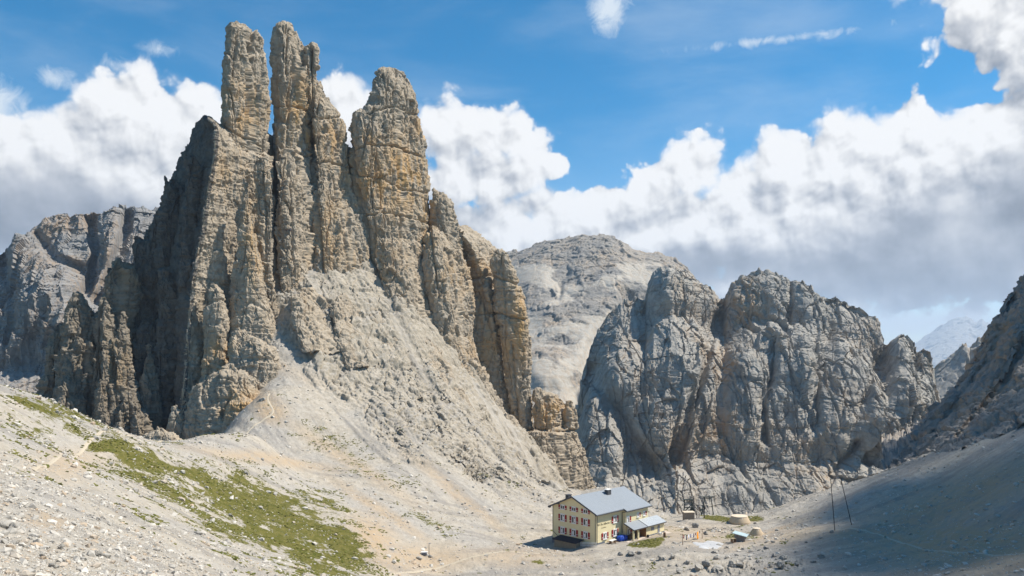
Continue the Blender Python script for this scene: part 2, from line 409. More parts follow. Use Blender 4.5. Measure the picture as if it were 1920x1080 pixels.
def ground_z(x, y, full=True, z0=None):
    x = np.asarray(x, float); y = np.asarray(y, float)
    z = tps(x, y) if z0 is None else z0
    g, r, d, px, py = masks(x, np.maximum(y, 1.0), z)
    dist = np.hypot(x, y)
    k = np.clip(dist/60, .25, 1)
    z = z+fbm(x/18, y/18, x*0, 4)*.9*k+fbm(x/4, y/4, x*0+4, 4, .6)*.32*k
    # gullies run down the scree under the towers
    gl = fbm((x*.8+y*.6)/6, (-x*.6+y*.8)/60, x*0+2, 4, .6)
    z = z+gl*.45*sstep(190, 240, y)*sstep(60, 10, x)
    z = z+r*fbm(x/7, y/7, x*0+8, 5, .6, ridge=True)*.9
    # ribs and gullies along the fall line, cut by level beds
    u, v = x*.62-y*.78, x*.78+y*.62
    z = z+r*sstep(205, 235, y)*(fbm(u/38, v/8, x*0+5, 4, .55, ridge=True)*1.5+fbm(u/14, v/3, x*0+7, 3, .6, ridge=True)*.35)
    if full:
        z = z+fbm(x/1.1, y/1.1, x*0+6, 3, .65)*.13*(1+r)*sstep(10, 40, dist)
        z = z+g*np.clip(fbm(x/1.6, y/1.6, x*0+1, 3), 0, 1)*.22
    # terrace of the hut
    a, b = hut_local(x, y)
    ins = np.maximum(np.maximum(-2.5-a, a-14), np.maximum(-2.0-b, b-27))
    t = sstep(6, 0, ins)
    z = z*(1-t)+(HZ-.12*np.clip(a, 0, 13)-.22*np.clip(-b, 0, 5)*sstep(-2, 1, a)+.05*fbm(x, y, x*0, 2))*t
    for pts in (PATH_A, PATH_B, PATH_C):
        pd = poly_dist(x, y, pts)
        z = z-.12*sstep(1.4, .4, pd)
    return z, g, r, d

def gz(x, y):
    return float(ground_z(np.array([x], float), np.array([y], float))[0][0])

def build_ground():
    tin = np.arange(-40, 1961, 1.45); tout = np.concatenate([np.linspace(-1300, -50, 60), tin, np.linspace(1970, 3400, 70)])
    tx = (tout-HX)/F
    ry = np.concatenate([np.linspace(-60, 2, 14), np.geomspace(4, 60, 260), np.geomspace(60.25, 185, 400)[0:], np.linspace(185.4, 335, 440), np.geomspace(338, 460, 40)])
    nu, nv = len(tx), len(ry)
    Yg = np.repeat(ry[:, None], nu, 1); Xg = tx[None]*np.maximum(np.abs(Yg)*.0+Yg, 5.0)
    # base surface on a coarse grid, interpolated
    su = np.unique(np.concatenate([np.arange(0, nu, 8), [nu-1]])); sv = np.unique(np.concatenate([np.arange(0, nv, 6), [nv-1]]))
    zc = tps(Xg[np.ix_(sv, su)], Yg[np.ix_(sv, su)])
    zi = np.stack([np.interp(np.arange(nu), su, row) for row in zc])
    zf = np.stack([np.interp(np.arange(nv), sv, zi[:, i]) for i in range(nu)], 1)
    z, g, r, d = ground_z(Xg, Yg, True, zf)
    G = np.stack([Xg, Yg, z], -1)
    m = r > .02
    n = grid_normals(G); n *= np.sign(n[..., 2:3]+1e-9)
    dsp = np.zeros(z.shape)
    dsp[m] = rock_disp(G[m], 1.0, .46, 4, strata=.9)
    dsp *= r*sstep(.97, .80, n[..., 2]+.12*fbm(Xg/9, Yg/9, Xg*0+3, 3))*.85+.15*r
    G = G+n*dsp[..., None]
    # everything goes down to the valley behind the saddle
    wl = sstep(5, -15, Xg)*sstep(205, 175, Yg); wa = sstep(185, 215, Yg)*sstep(60, 30, Xg)*(1-wl); wr = np.clip(1-wl-wa, 0, 1)
    def sk(a, b, q): return fbm((Xg*a+Yg*b)/34, (-Xg*b+Yg*a)/2.6, Xg*0+q, 4, .62)
    st = .5+.10*wr+.75*(wl*sk(.92, .35, 1)+wa*sk(.62, -.78, 2)+wr*sk(.95, .25, 3))
    msk = np.stack([g, r, d, np.clip(st, 0, 1)], -1).reshape(-1, 4)
    me = np_mesh('ground', G.reshape(-1, 3), grid_quads(nu, nv), True, {'mask': msk})
    ob = link_mesh('ground', me, M['ground'])
    tag(ob, 'pale scree slopes, turf patches and gravel saddle around the hut', kind='structure')
    return ob
GROUND = build_ground()
print('ground', round(time.time()-T0, 1))
# ---------------------------------------------------------------- rock towers: lofted bodies of rock
OCHRE = [(455,205,45,50,.9),(560,200,30,60,.8),(565,260,30,30,1),(625,270,35,50,.7),(650,300,20,80,.7),(700,340,50,60,.8),(760,330,60,70,1),(790,300,20,120,.9),(690,260,30,20,.8),
         (470,430,20,80,.7),(490,350,60,50,.35),(480,480,25,60,.6),(440,320,60,60,.45),(620,440,30,80,.6),(800,420,20,80,.9),(930,560,50,40,.7),(975,600,16,110,.8),(905,500,40,26,.6),(960,660,30,50,.6),(1040,775,50,35,.9),(850,520,60,60,.45),
         (400,660,40,40,.6),(455,770,40,40,.9),(270,520,80,30,.4),(215,700,30,90,.5),(560,520,60,60,.35),(900,640,60,60,.6),(700,480,80,60,.4)]
def ochre_mask(V):
    px = HX+V[:, 0]/V[:, 1]*F; py = HY-V[:, 2]/V[:, 1]*F
    o = np.full(len(V), .10)
    for cx, cy, rx, ry, a in OCHRE:
        o = np.maximum(o, 1.25*a*np.exp(-(((px-cx)/rx)**2+((py-cy)/ry)**2)))
    return o

CRACKS = [(3.6,2.4,[(478,52),(471,100),(466,150),(470,200),(474,256)]),(1.2,1.8,[(449,52),(446,90),(439,130),(437,150)]),(1.2,1.6,[(412,236),(470,262),(508,292)]),
 (1.6,2,[(541,55),(538,100),(537,150)]),(1.2,2,[(545,150),(540,205),(537,284)]),(1.0,1.6,[(508,200),(545,198),(587,212)]),(1.5,1.8,[(508,283),(540,282),(592,294)]),
 (6,3.2,[(506,200),(510,270),(516,340),(518,420),(516,500),(526,560)]),(2.8,2.4,[(583,90),(586,160),(584,230),(588,290),(592,350),(600,440),(606,520)]),(1.4,2,[(558,300),(556,360),(561,410)]),
 (1.2,1.6,[(585,219),(610,222),(642,219)]),(1.2,1.6,[(586,305),(620,303),(656,314)]),(1.2,1.6,[(622,240),(613,285)]),(1.2,1.8,[(544,330),(545,430),(551,520)]),(1.4,2,[(625,330),(640,420),(652,520)]),
 (1.7,1.8,[(744,135),(738,200),(736,275)]),(1.5,1.8,[(655,286),(690,272),(740,272),(792,290)]),(1.2,1.6,[(672,330),(720,334),(760,355),(803,362)]),(1.2,1.6,[(688,212),(712,205),(745,200),(790,216)]),(1.2,1.8,[(706,296),(702,345)]),
 (5,3,[(654,250),(665,340),(690,430),(706,520),(722,585)]),(1.4,2,[(748,280),(748,350),(752,420),(756,500)]),(1.2,2,[(790,300),(800,380),(812,470),(824,560)]),(1.2,1.6,[(680,405),(730,398),(800,420)]),
 (1.4,2,[(496,262),(492,330),(498,400),(497,470)]),(1.3,1.6,[(905,440),(900,520),(912,600)]),(1.3,1.6,[(940,480),(948,560),(946,650),(955,720)]),(1.6,2,[(880,525),(920,517),(972,535)]),(1.5,2,[(882,590),(930,588),(990,600)]),(1.2,2,[(960,640),(966,720),(975,800)]),
 (1.6,2,[(1024,745),(1026,805)]),(1.4,2,[(1052,760),(1054,806)]),(1.6,2,[(990,806),(1084,807)])]

class Body:
    """collects lofts of rock into one mesh"""
    def __init__(s): s.V = []; s.Q = []; s.n = 0
    def loft(s, Yc, levels, k=.95, n=2.6, step=1.25, amp=1.0, fs=.62, seed=0, lean=0.0, corner=None, rough=1.0, strata=1.0, rot=None, cr=1.0):
        """levels (row, left, right[, corner column]) seen at distance Yc; lean = metres forward per metre down"""
        L = sorted(levels); py = np.array([l[0] for l in L], float)
        q0, q1 = py[0], py[-1]
        rows = np.arange(q0, q1+.01, step)
        xl = np.interp(rows, py, [l[1] for l in L]); xr = np.interp(rows, py, [l[2] for l in L])
        jit = sstep(0, 25, rows-q0)*.8
        xl = xl+jit*fbm(rows/18, rows*0+seed, rows*0, 4, .55); xr = xr+jit*fbm(rows/18, rows*0+seed+.5, rows*0+4, 4, .55)
        Y = Yc-lean*(rows-q0)/F*Yc
        hw = np.maximum((xr-xl)/2/F*Y, .3); cx = ((xl+xr)/2-HX)/F*Y; z = (HY-rows)/F*Y
        na = int(np.clip(2.7*np.max(xr-xl)/step, 60, 700))
        th = np.linspace(0, 2*math.pi, na, endpoint=False)
        if corner is None:
            cs, sn = np.cos(th), np.sin(th)
            ux = np.sign(cs)*np.abs(cs)**(2/n); uy = np.sign(sn)*np.abs(sn)**(2/n)
            if rot is None:
                X = cx[:, None]+hw[:, None]*ux; YY = Y[:, None]-k*hw[:, None]*uy
            else:   # a slab turned so that its broad face looks to the right, its short face to the left
                c_, s_ = math.cos(math.radians(rot)), math.sin(math.radians(rot)); a = hw/(c_+k*s_)/(.5**(1/n))**.35
                X = cx[:, None]+a[:, None]*(ux*c_+k*uy*s_); YY = Y[:, None]+a[:, None]*(ux*s_-k*uy*c_)
        else:
            # corner = (depth of left end, depth of corner, depth of right end, depth of back) relative to Y, metres
            xc = np.interp(rows, py, [l[3] for l in L])+4*fbm(rows/22, rows*0+seed, rows*0+9, 4, .6)
            cyc = np.array([0, .25, .5, .75, 1.0])
            dl, dc, dr, db = corner
            t = th/(2*math.pi)
            px_ = np.stack([xr, xc, xl, (xl+xr)/2, xr], 1)
            dd = np.array([dr, dc, dl, db, dr])
            YY = np.repeat(np.interp(t, cyc, dd)[None], len(rows), 0)+Y[:, None]
            X = np.stack([((np.interp(t, cyc, px_[j])-HX)/F) for j in range(len(rows))])*YY
            Z0 = (HY-rows)[:, None]/F*Y[:, None]
            # round the edges a little
            for _ in range(int(max(2, na*.02))):
                X = (np.roll(X, 1, 1)+2*X+np.roll(X, -1, 1))/4; YY = (np.roll(YY, 1, 1)+2*YY+np.roll(YY, -1, 1))/4
        # keep every level inside its surveyed left and right edge
        pj = X/YY; lo, hi = pj.min(1, keepdims=True), pj.max(1, keepdims=True)
        ins = .35*amp*fs/Yc
        pj = (xl[:, None]-HX)/F+ins+(pj-lo)/np.maximum(hi-lo, 1e-6)*((xr-xl)[:, None]/F-2*ins)
        X = pj*YY
        Z = z[:, None]/Y[:, None]*YY if corner is not None else np.repeat(z[:, None], na, 1)
        G = np.stack([X, YY, Z], -1)
        # domed top
        m = 5; top = G[0]; c = top.mean(0)
        R = [c+(top-c)*f+np.array([0, 0, h]) for f, h in zip((.15, .45, .68, .85, .95), np.array([1.0, .92, .7, .42, .16])*min(1.3, hw[0]*.5))]
        G = np.concatenate([np.stack(R), G])
        nrm = grid_normals(G[::-1], True)[::-1]
        # make normals point outward
        cen = G.mean(1, keepdims=True)
        if ((G-cen)*nrm).sum() < 0: nrm = -nrm
        d = rock_disp(G, fs, amp*.9, seed, strata=strata, block=rough)
        d -= .35*fs*amp
        ppx, ppy = HX+G[..., 0]/G[..., 1]*F, HY-G[..., 2]/G[..., 1]*F
        wob = 2.2*fbm(ppx/14, ppy/14, ppx*0+seed, 3)
        if cr:
            for dep, wd, pts in CRACKS:
                x0, x1 = min(q[0] for q in pts)-12, max(q[0] for q in pts)+12; y0, y1 = min(q[1] for q in pts)-12, max(q[1] for q in pts)+12
                mm = (ppx > x0) & (ppx < x1) & (ppy > y0) & (ppy < y1) & (nrm[..., 1] < .3)
                if mm.any(): d[mm] -= cr*dep*np.exp(-(poly_dist((ppx+wob)[mm], (ppy+wob)[mm], pts)/wd)**2)
        G = G+nrm*d[..., None]
        nv, nu = G.shape[:2]
        V = G.reshape(-1, 3)
        cap = len(V); V = np.concatenate([V, G[0].mean(0)[None]])
        q = grid_quads(nu, nv, True)[:, ::-1]
        s.V.append(V); s.Q.append(q+s.n)
        i = np.arange(nu); s.Q.append(np.stack([i, (i+1) % nu, np.full(nu, cap), np.full(nu, cap)], 1)[:, [0, 1, 2, 2]]*1+s.n)
        s.n += len(V)
    def build(s, name, mat):
        V = np.concatenate(s.V); Q = np.concatenate(s.Q)
        tri = Q[:, 2] == Q[:, 3]
        Q = Q[~tri]
        me = np_mesh(name, V, Q, True, {'mask': np.stack([ochre_mask(V)]*3, 1)})
        return link_mesh(name, me, mat)

b = Body()   # first tower, split by a deep crack
b.loft(300, [(47,434,468),(54,425,484),(63,420,494),(95,418,497),(130,415,500),(180,414,506),(215,415,508),(250,415,508),(290,412,508)], k=.42, n=4.2, rot=53, strata=.5, rough=1.12, seed=1, step=1.0)
T1 = b.build('rock_tower', M['rock'])
tag(T1, 'slender leftmost of the three rock towers, split top to bottom by a crack', 'rock tower', 'three rock towers on the crest', 'structure')

b = Body()   # second tower with its right shoulder, and the wall it grows from
b.loft(318, [(52,524,546),(59,518,562),(75,515,572),(95,513,582),(130,510,586),(160,508,587),(195,506,586),(240,506,588),(300,508,592)], k=.6, n=3.6, rot=55, strata=.5, rough=1.12, seed=3, step=1.0)
b.loft(321, [(86,582,593),(93,574,597),(130,570,597),(170,566,599),(230,560,600)], k=1.0, strata=.5, rough=1.12, seed=4, step=1.0)
b.loft(324, [(155,594,602),(166,591,608),(186,586,620),(205,582,640),(240,582,649),(290,584,656),(350,586,664),(450,590,690),(560,585,712),(660,570,730)], k=.34, n=3.6, rot=51, strata=.5, rough=1.12, seed=5, lean=.10, step=1.1)
b.loft(314, [(286,512,592),(300,511,600),(340,511,606),(400,512,616),(470,514,622),(540,512,630),(660,495,650)], k=.32, n=4.0, rot=53, strata=.5, rough=1.12, seed=6, lean=.16, step=1.1)
b.loft(307, [(330,536,558),(345,530,570),(420,526,578),(520,522,588),(620,512,598)], k=.5, n=3.2, rot=55, strata=.5, rough=1.12, seed=16, lean=.2, step=1.1)
b.loft(330, [(262,500,650),(300,490,700),(400,480,760),(640,470,800)], k=.3, n=3, rot=30, strata=.5, rough=1.12, seed=41, lean=.12, step=1.3)
T2 = b.build('rock_tower', M['rock'])
tag(T2, 'middle rock tower with a lower shoulder on its right side', 'rock tower', 'three rock towers on the crest', 'structure')

b = Body()   # third, broadest tower
b.loft(343, [(131,716,748),(138,706,760),(160,700,776),(185,697,789),(205,686,789),(230,666,794),(262,654,801),(300,653,804),(350,657,805),(400,668,810),(450,680,817),(520,690,840),(620,690,880),(720,680,910)], k=.36, n=3.4, rot=51, strata=.5, rough=1.12, seed=7, lean=.08, step=1.1)
b.loft(335, [(200,700,742),(230,690,744),(290,676,742),(350,672,742),(440,680,745)], k=.5, n=3.2, rot=56, strata=.5, rough=1.12, seed=8, lean=.06, step=1.2)
b.loft(332, [(440,715,775),(460,700,795),(520,700,812),(600,690,834),(700,680,865)], k=.45, n=3.4, rot=53, strata=.5, rough=1.12, seed=17, lean=.24, step=1.2)
b.loft(350, [(352,809,818),(366,806,834),(384,806,850),(400,808,857),(430,806,862),(520,800,870)], k=.7, n=3.2, rot=53, strata=.5, rough=1.12, seed=9, step=1.1)
b.loft(342, [(428,806,828),(450,800,848),(490,796,874),(520,795,883),(570,800,886),(640,808,892),(720,820,914),(800,840,967),(880,860,1015)], k=.45, n=3.4, rot=55, strata=.5, rough=1.12, seed=10, lean=.25, step=1.2)
T3 = b.build('rock_tower', M['rock'])
tag(T3, 'broad domed third rock tower, ochre on its right flank', 'rock tower', 'three rock towers on the crest', 'structure')

b = Body()   # ridge stepping down to the right
b.loft(358, [(428,838,880,852),(440,836,905,868),(455,836,925,880),(472,838,940,890),(500,840,953,900),(530,842,968,910),(560,846,984,920),(600,850,991,925),(650,860,994,930),(700,875,997,935),(750,890,1001,940),(830,910,1008,950),(900,930,1012,960)], corner=(10, -7, 26, 40), seed=11, step=1.15)
b.loft(352, [(470,925,940),(490,920,956),(540,925,972),(600,930,990),(700,945,996),(820,955,1004)], k=.8, seed=21, step=1.2)
b.loft(357, [(560,880,905),(590,868,930),(640,866,940),(720,880,950),(830,905,965)], k=.7, seed=22, step=1.2)
b.loft(352, [(733,1003,1020),(742,1000,1044),(762,1002,1062),(775,1002,1076),(806,1000,1084)], k=.36, n=3.4, rot=50, seed=12, step=1.1)
b.loft(349, [(736,1000,1014),(745,998,1022),(806,996,1030)], k=.5, n=3.2, rot=48, seed=61, step=1.1)
b.loft(348, [(752,1026,1040),(760,1024,1050),(806,1022,1056)], k=.5, n=3.2, rot=48, seed=62, step=1.1)
b.loft(352, [(758,1060,1074),(766,1058,1080),(806,1056,1086)], k=.6, n=3, rot=46, seed=13, step=1.1)
b.loft(346, [(805,985,1082),(850,980,1097),(900,975,1112),(960,970,1130)], k=.32, n=3.4, rot=46, seed=14, step=1.2)
R1 = b.build('rock_ridge', M['rock'])
tag(R1, 'ochre and grey cliff ridge stepping down right of the towers', 'cliff', None, 'structure')

b = Body()   # sunlit face below the first tower, its sharp left edge and the flank with shade painted in
b.loft(277, [(224,376,402,392),(230,366,410,399),(240,360,440,405),(262,350,470,404),(292,338,512,401),(330,319,514,393),(360,304,514,389),(400,289,515,384),(430,275,517,380),(470,262,520,370),(500,258,522,364),(560,262,525,357),(620,270,530,351),(700,288,530,346),(760,305,520,340),(850,315,500,334)], corner=(34, -1, 28, 54), seed=15, lean=.13, step=1.1, amp=.85)
b.loft(280, [(362,452,466),(372,450,469),(400,447,474),(450,444,481),(500,438,490),(560,430,502),(620,424,520),(720,420,530)], k=.75, n=2.4, seed=18, lean=.06, step=1.0, amp=.8)
b.loft(290, [(300,474,500),(330,470,512),(400,474,514),(500,470,518),(600,465,525)], k=.45, n=2.5, seed=19, lean=.12, step=1.1)
b.loft(271, [(530,390,408),(545,386,418),(580,384,423),(640,382,428),(720,372,440)], k=.8, n=3, seed=20, lean=.1, step=1.1, amp=.8)
b.loft(300, [(329,306,313),(336,304,318),(370,304,332),(430,300,350)], k=1, seed=23, step=1.0, amp=.5)
B1 = b.build('rock_face', M['rock'])
B1.data.materials.append(M['shade_rock'])  # second slot: flank faces with their shade in the base colour
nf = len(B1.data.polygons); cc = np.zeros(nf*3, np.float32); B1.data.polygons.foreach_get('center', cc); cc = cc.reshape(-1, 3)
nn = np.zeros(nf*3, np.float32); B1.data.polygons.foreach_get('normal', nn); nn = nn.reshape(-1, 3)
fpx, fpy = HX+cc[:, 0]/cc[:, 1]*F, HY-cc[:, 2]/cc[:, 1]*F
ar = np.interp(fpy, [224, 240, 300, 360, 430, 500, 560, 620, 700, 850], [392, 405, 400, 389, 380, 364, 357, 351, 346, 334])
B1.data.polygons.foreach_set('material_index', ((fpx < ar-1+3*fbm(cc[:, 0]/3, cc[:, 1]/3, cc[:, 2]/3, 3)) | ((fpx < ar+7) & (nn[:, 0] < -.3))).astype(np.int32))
tag(B1, 'tall sunlit rock face with a sharp left edge below the first tower', 'cliff', None, 'structure')

b = Body()   # left buttresses, shade put into their dark rock colour
b.loft(300, [(496,215,340),(505,200,350),(560,196,352),(700,190,350),(850,190,345)], k=.26, n=3, seed=31, step=1.2, amp=1.1)
b.loft(298, [(444,247,262),(455,246,290),(480,245,330),(520,244,345)], k=.5, seed=40, step=1.2)
b.loft(292, [(340,318,332),(350,310,344),(420,298,352),(540,290,354)], k=.5, n=3, rot=38, lean=.1, seed=71, step=1.1, amp=1.1)
b.loft(290, [(396,289,304),(406,285,318),(470,274,328),(620,262,332)], k=.5, n=3, rot=38, lean=.08, seed=72, step=1.1, amp=1.1)
b.loft(286, [(447,250,268),(456,248,286),(520,245,302),(720,240,308)], k=.5, n=3, rot=38, lean=.05, seed=73, step=1.1, amp=1.1)
b.loft(280, [(296,352,374),(310,347,382),(400,341,378),(540,331,362)], k=.5, n=3, rot=38, lean=.14, seed=74, step=1.1, amp=1.0)
b.loft(279, [(512,302,326),(530,297,337),(640,292,342),(800,286,340)], k=.5, n=3, rot=38, lean=.05, seed=75, step=1.1, amp=1.1)
b.loft(278, [(600,262,284),(615,256,296),(720,250,304),(840,246,310)], k=.5, n=3, rot=38, lean=.05, seed=76, step=1.1, amp=1.1)
L1 = b.build('rock_buttress', M['shade_rock'])
tag(L1, 'dark shadowed flank wall in the recess left of the sunlit rock face', 'cliff', None, 'structure')
b = Body()   # pillars standing forward of the recess
b.loft(277, [(496,208,246),(502,202,256),(520,187,262),(560,180,264),(600,172,258),(700,166,252),(850,160,262)], k=.5, n=3.2, rot=48, lean=.05, seed=32, step=1.2, amp=1.1)
b.loft(273, [(546,142,150),(562,134,164),(590,120,182),(650,112,192),(720,100,204),(850,90,212)], k=.6, n=3, rot=48, lean=.05, seed=33, step=1.2, amp=1.1)
b.loft(276, [(612,103,118),(628,97,132),(650,89,140),(680,82,146),(742,67,152),(850,60,162)], k=.7, n=3, rot=46, lean=.04, seed=34, step=1.2, amp=1.1)
b.loft(271, [(645,276,284),(665,270,290),(720,260,300),(790,250,306),(850,240,312)], k=.7, n=3, rot=48, lean=.06, seed=35, step=1.1)
b.loft(265, [(575,190,206),(600,186,216),(680,180,232),(760,176,240),(850,172,246)], k=.6, n=3, rot=48, lean=.08, seed=36, step=1.1)
b.loft(262, [(738,232,250),(750,222,262),(790,214,270),(850,205,276)], k=.7, n=3, rot=48, lean=.08, seed=37, step=1.1)
b.loft(263, [(770,250,270),(790,244,290),(850,240,296)], k=.7, n=3, rot=48, lean=.08, seed=38, step=1.1)
b.loft(264, [(690,118,130),(720,108,150),(790,96,165),(850,90,170)], k=.7, n=3, rot=48, lean=.08, seed=39, step=1.1)
b.loft(267, [(590,222,236),(620,214,246),(700,206,252),(780,200,258),(850,196,262)], k=.7, n=3, rot=48, lean=.08, seed=42, step=1.1)
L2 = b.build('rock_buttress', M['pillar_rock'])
tag(L2, 'broken sunlit pillars at the far left foot of the towers', 'cliff', None, 'structure')

b = Body()   # ribs of rock running down from the wall into the scree
for q in ((285,.85,[(545,560,590),(560,550,610),(610,545,640),(660,560,668)],81),(289,.85,[(560,628,655),(580,618,672),(640,622,700),(690,645,722)],82),(297,.9,[(585,690,716),(600,682,735),(660,690,770),(720,716,800)],83),
          (288,.95,[(640,655,680),(655,648,700),(700,660,735),(740,684,760)],84),(301,.9,[(640,770,800),(660,760,825),(720,775,860),(775,800,890)],85),(293,.95,[(700,740,765),(715,735,785),(760,750,820),(800,775,845)],86),
          (281,.9,[(610,515,540),(625,508,560),(670,512,590),(705,530,612)],87),(300,.95,[(740,835,858),(755,830,880),(800,845,910),(845,870,940)],88),(286,1.0,[(735,700,716),(745,694,735),(785,706,760),(812,726,780)],89),(288,1.0,[(800,815,835),(812,810,855),(850,828,885),(885,850,912)],90)):
    b.loft(q[0]+3.5, q[2], k=.34, n=2.6, rot=50, lean=q[1]*.70, seed=q[3], step=1.1, amp=.95, fs=.6, strata=1.2, cr=0)
A1 = b.build('rock_ribs', M['rock'])
tag(A1, 'broken pale rock ribs running from the tower wall down into the scree', 'cliff', None, 'structure')

b = Body()   # rocky knoll at the end of the saddle
b.loft(264, [(622,440,468),(635,432,495),(655,425,520),(690,425,530),(740,420,540)], k=.7, n=2.6, seed=51, lean=.2, step=1.0, fs=.5)
b.loft(250, [(694,415,450),(705,390,470),(730,365,482),(760,352,492),(800,342,488),(850,330,470)], k=.55, n=2.6, seed=52, lean=.1, step=1.0, fs=.5)
b.loft(244, [(742,440,462),(755,425,480),(790,415,488),(850,405,470)], k=.8, n=2.6, seed=54, lean=.1, step=1.0, fs=.45)
b.loft(246, [(766,322,334),(780,316,344),(810,308,350),(850,300,352)], k=.9, n=2.6, seed=53, step=1.0, fs=.45)
b.loft(240, [(806,290,310),(815,270,330),(835,262,345),(850,260,350)], k=.6, n=2.6, seed=55, step=1.0, fs=.4)
K1 = b.build('rock_knoll', M['rock'])
tag(K1, 'broken rocky knoll above the saddle path, dark on its left side', 'cliff', None, 'structure')
print('massif', round(time.time()-T0, 1))
# ---------------------------------------------------------------- farther mountains: cliffs with a front, a crest and a back
def curtain(name, mat, sil, Yc, base, prof, back, disp, feats=(), step=1.6, nv=260, seed=0, soft=None, flat=False, ribs=(), bed=None, big=None, steady=.82):
    """sil (column,row) of the crest; Yc its distance [(col,Y)]; base [(col,row,Y)]; prof [(t, forward fraction, height fraction)];
    feats: ('g', [(col,row)..], width px, metres back) grooves and ('b', col,row,rx,ry, metres forward) bosses"""
    sx = np.array([q[0] for q in sil], float); sy = np.array([q[1] for q in sil], float)
    px = np.arange(sx[0], sx[-1]+.1, step); nu = len(px)
    yc = np.interp(px, sx, sy); Yc_ = np.interp(px, [q[0] for q in Yc], [q[1] for q in Yc])
    bx = [q[0] for q in base]
    yb = np.interp(px, bx, [q[1] for q in base]); Yb = np.interp(px, bx, [q[2] for q in base])
    t = np.linspace(0, 1, nv)[:, None]
    fy = np.interp(t, [p[0] for p in prof], [p[1] for p in prof]); fz = np.interp(t, [p[0] for p in prof], [p[2] for p in prof])
    zc = (HY-yc)/F*Yc_; zb = (HY-yb)/F*Yb
    Y = Yb+(Yc_-Yb)*fy; Z = zb+(zc-zb)*fz
    row = HY-Z/Y*F
    X = (px-HX)/F*Y
    off = np.zeros(Y.shape)
    w = 6*fbm(X/40, Z/40, X*0+seed, 3)
    for f in feats:
        if f[0] == 'g':
            d = poly_dist(np.repeat(px[None], nv, 0)+w, row+w, f[1]); off += f[3]*np.exp(-(d/f[2])**2)
        else:
            q = ((px+w-f[1])/f[3])**2+((row+w-f[2])/f[4])**2
            off -= f[5]*sstep(1.3, .25, np.sqrt(q))
    for wx, wr, dep in ribs:    # buttresses with sharp edges down the fall line
        nz = vnoise((px+3*w)/wx+seed+.3*fbm(px/30+row/90, row/60, X*0, 2), row/wr, X*0+seed*1.3)
        off -= dep*((1-2*np.abs(nz))-.4)
    if bed is not None:
        Zb = Z+10*fbm(px/160+X*0, X*0+seed, X*0, 2)
        off -= bed[1]*(beds(Zb, bed[0], seed)+.5*beds(Zb, bed[0]*.4, seed+2))*(.4+.6*sstep(-.3, .3, vnoise(px/45, row/45, X*0+9)))
    # the crest stays on its line
    Y = Y+off*sstep(1.0, .96, t)
    X = (px-HX)/F*Y
    G = np.stack([X, Y, np.broadcast_to(Z, X.shape)], -1)
    nb = 14; tb = np.linspace(0, 1, nb+1)[1:, None]
    Bk = np.stack([np.repeat(X[-1][None], nb, 0)*(1+tb*back/Yc_), Y[-1]+back*tb, Z[-1]-(zc-zb)*tb**1.15], -1)
    G = np.concatenate([G, Bk])
    n = grid_normals(G); n *= -np.sign(n[:nv].mean((0, 1))[1])
    # push along a steady direction so that blocks never fold over each other
    n0 = np.zeros(n.shape); n0[:nv] = np.array([.12, -.93, .34]); n0[nv:] = np.array([0, .75, .66])
    kk = np.clip((np.arange(G.shape[0])-nv+10)/20, 0, 1)[:, None, None]
    n0 = n0*(1-kk*0); n0[nv-10:nv+10] = (1-kk[nv-10:nv+10])*np.array([.12, -.93, .34])+kk[nv-10:nv+10]*np.array([0, .75, .66])
    n = steady*n0+(1-steady)*n; n /= np.linalg.norm(n, axis=-1, keepdims=True)
    G2 = G*np.array([1, .25 if flat else 1, 1])
    d = rock_disp(G2, *disp[:2], seed=seed, **(disp[2] if len(disp) > 2 else {}))
    if big is not None: d = d+rock_disp(G2, big[0], big[1], seed=seed+5, strata=.12, rough=0, fiss=0)
    sm = None
    if soft is not None: sm = soft(px, np.concatenate([row, np.repeat(row[-1:], nb, 0)]), G)
    if soft is not None: d = d*soft(px, np.concatenate([row, np.repeat(row[-1:], nb, 0)]), G)
    G = G+n*d[..., None]
    # close the sides
    V = G.reshape(-1, 3)
    col = np.clip(.35+1.3*fbm(V[:, 0]/45, V[:, 1]/45, V[:, 2]/90, 3, seed=seed), 0, 1)
    me = np_mesh(name, V, grid_quads(nu, G.shape[0]), not flat, {'mask': np.stack([col, col*0 if sm is None else np.clip(1.15-1.3*sm.ravel(), 0, 1), col], 1)})
    ob = link_mesh(name, me, mat)
    return ob

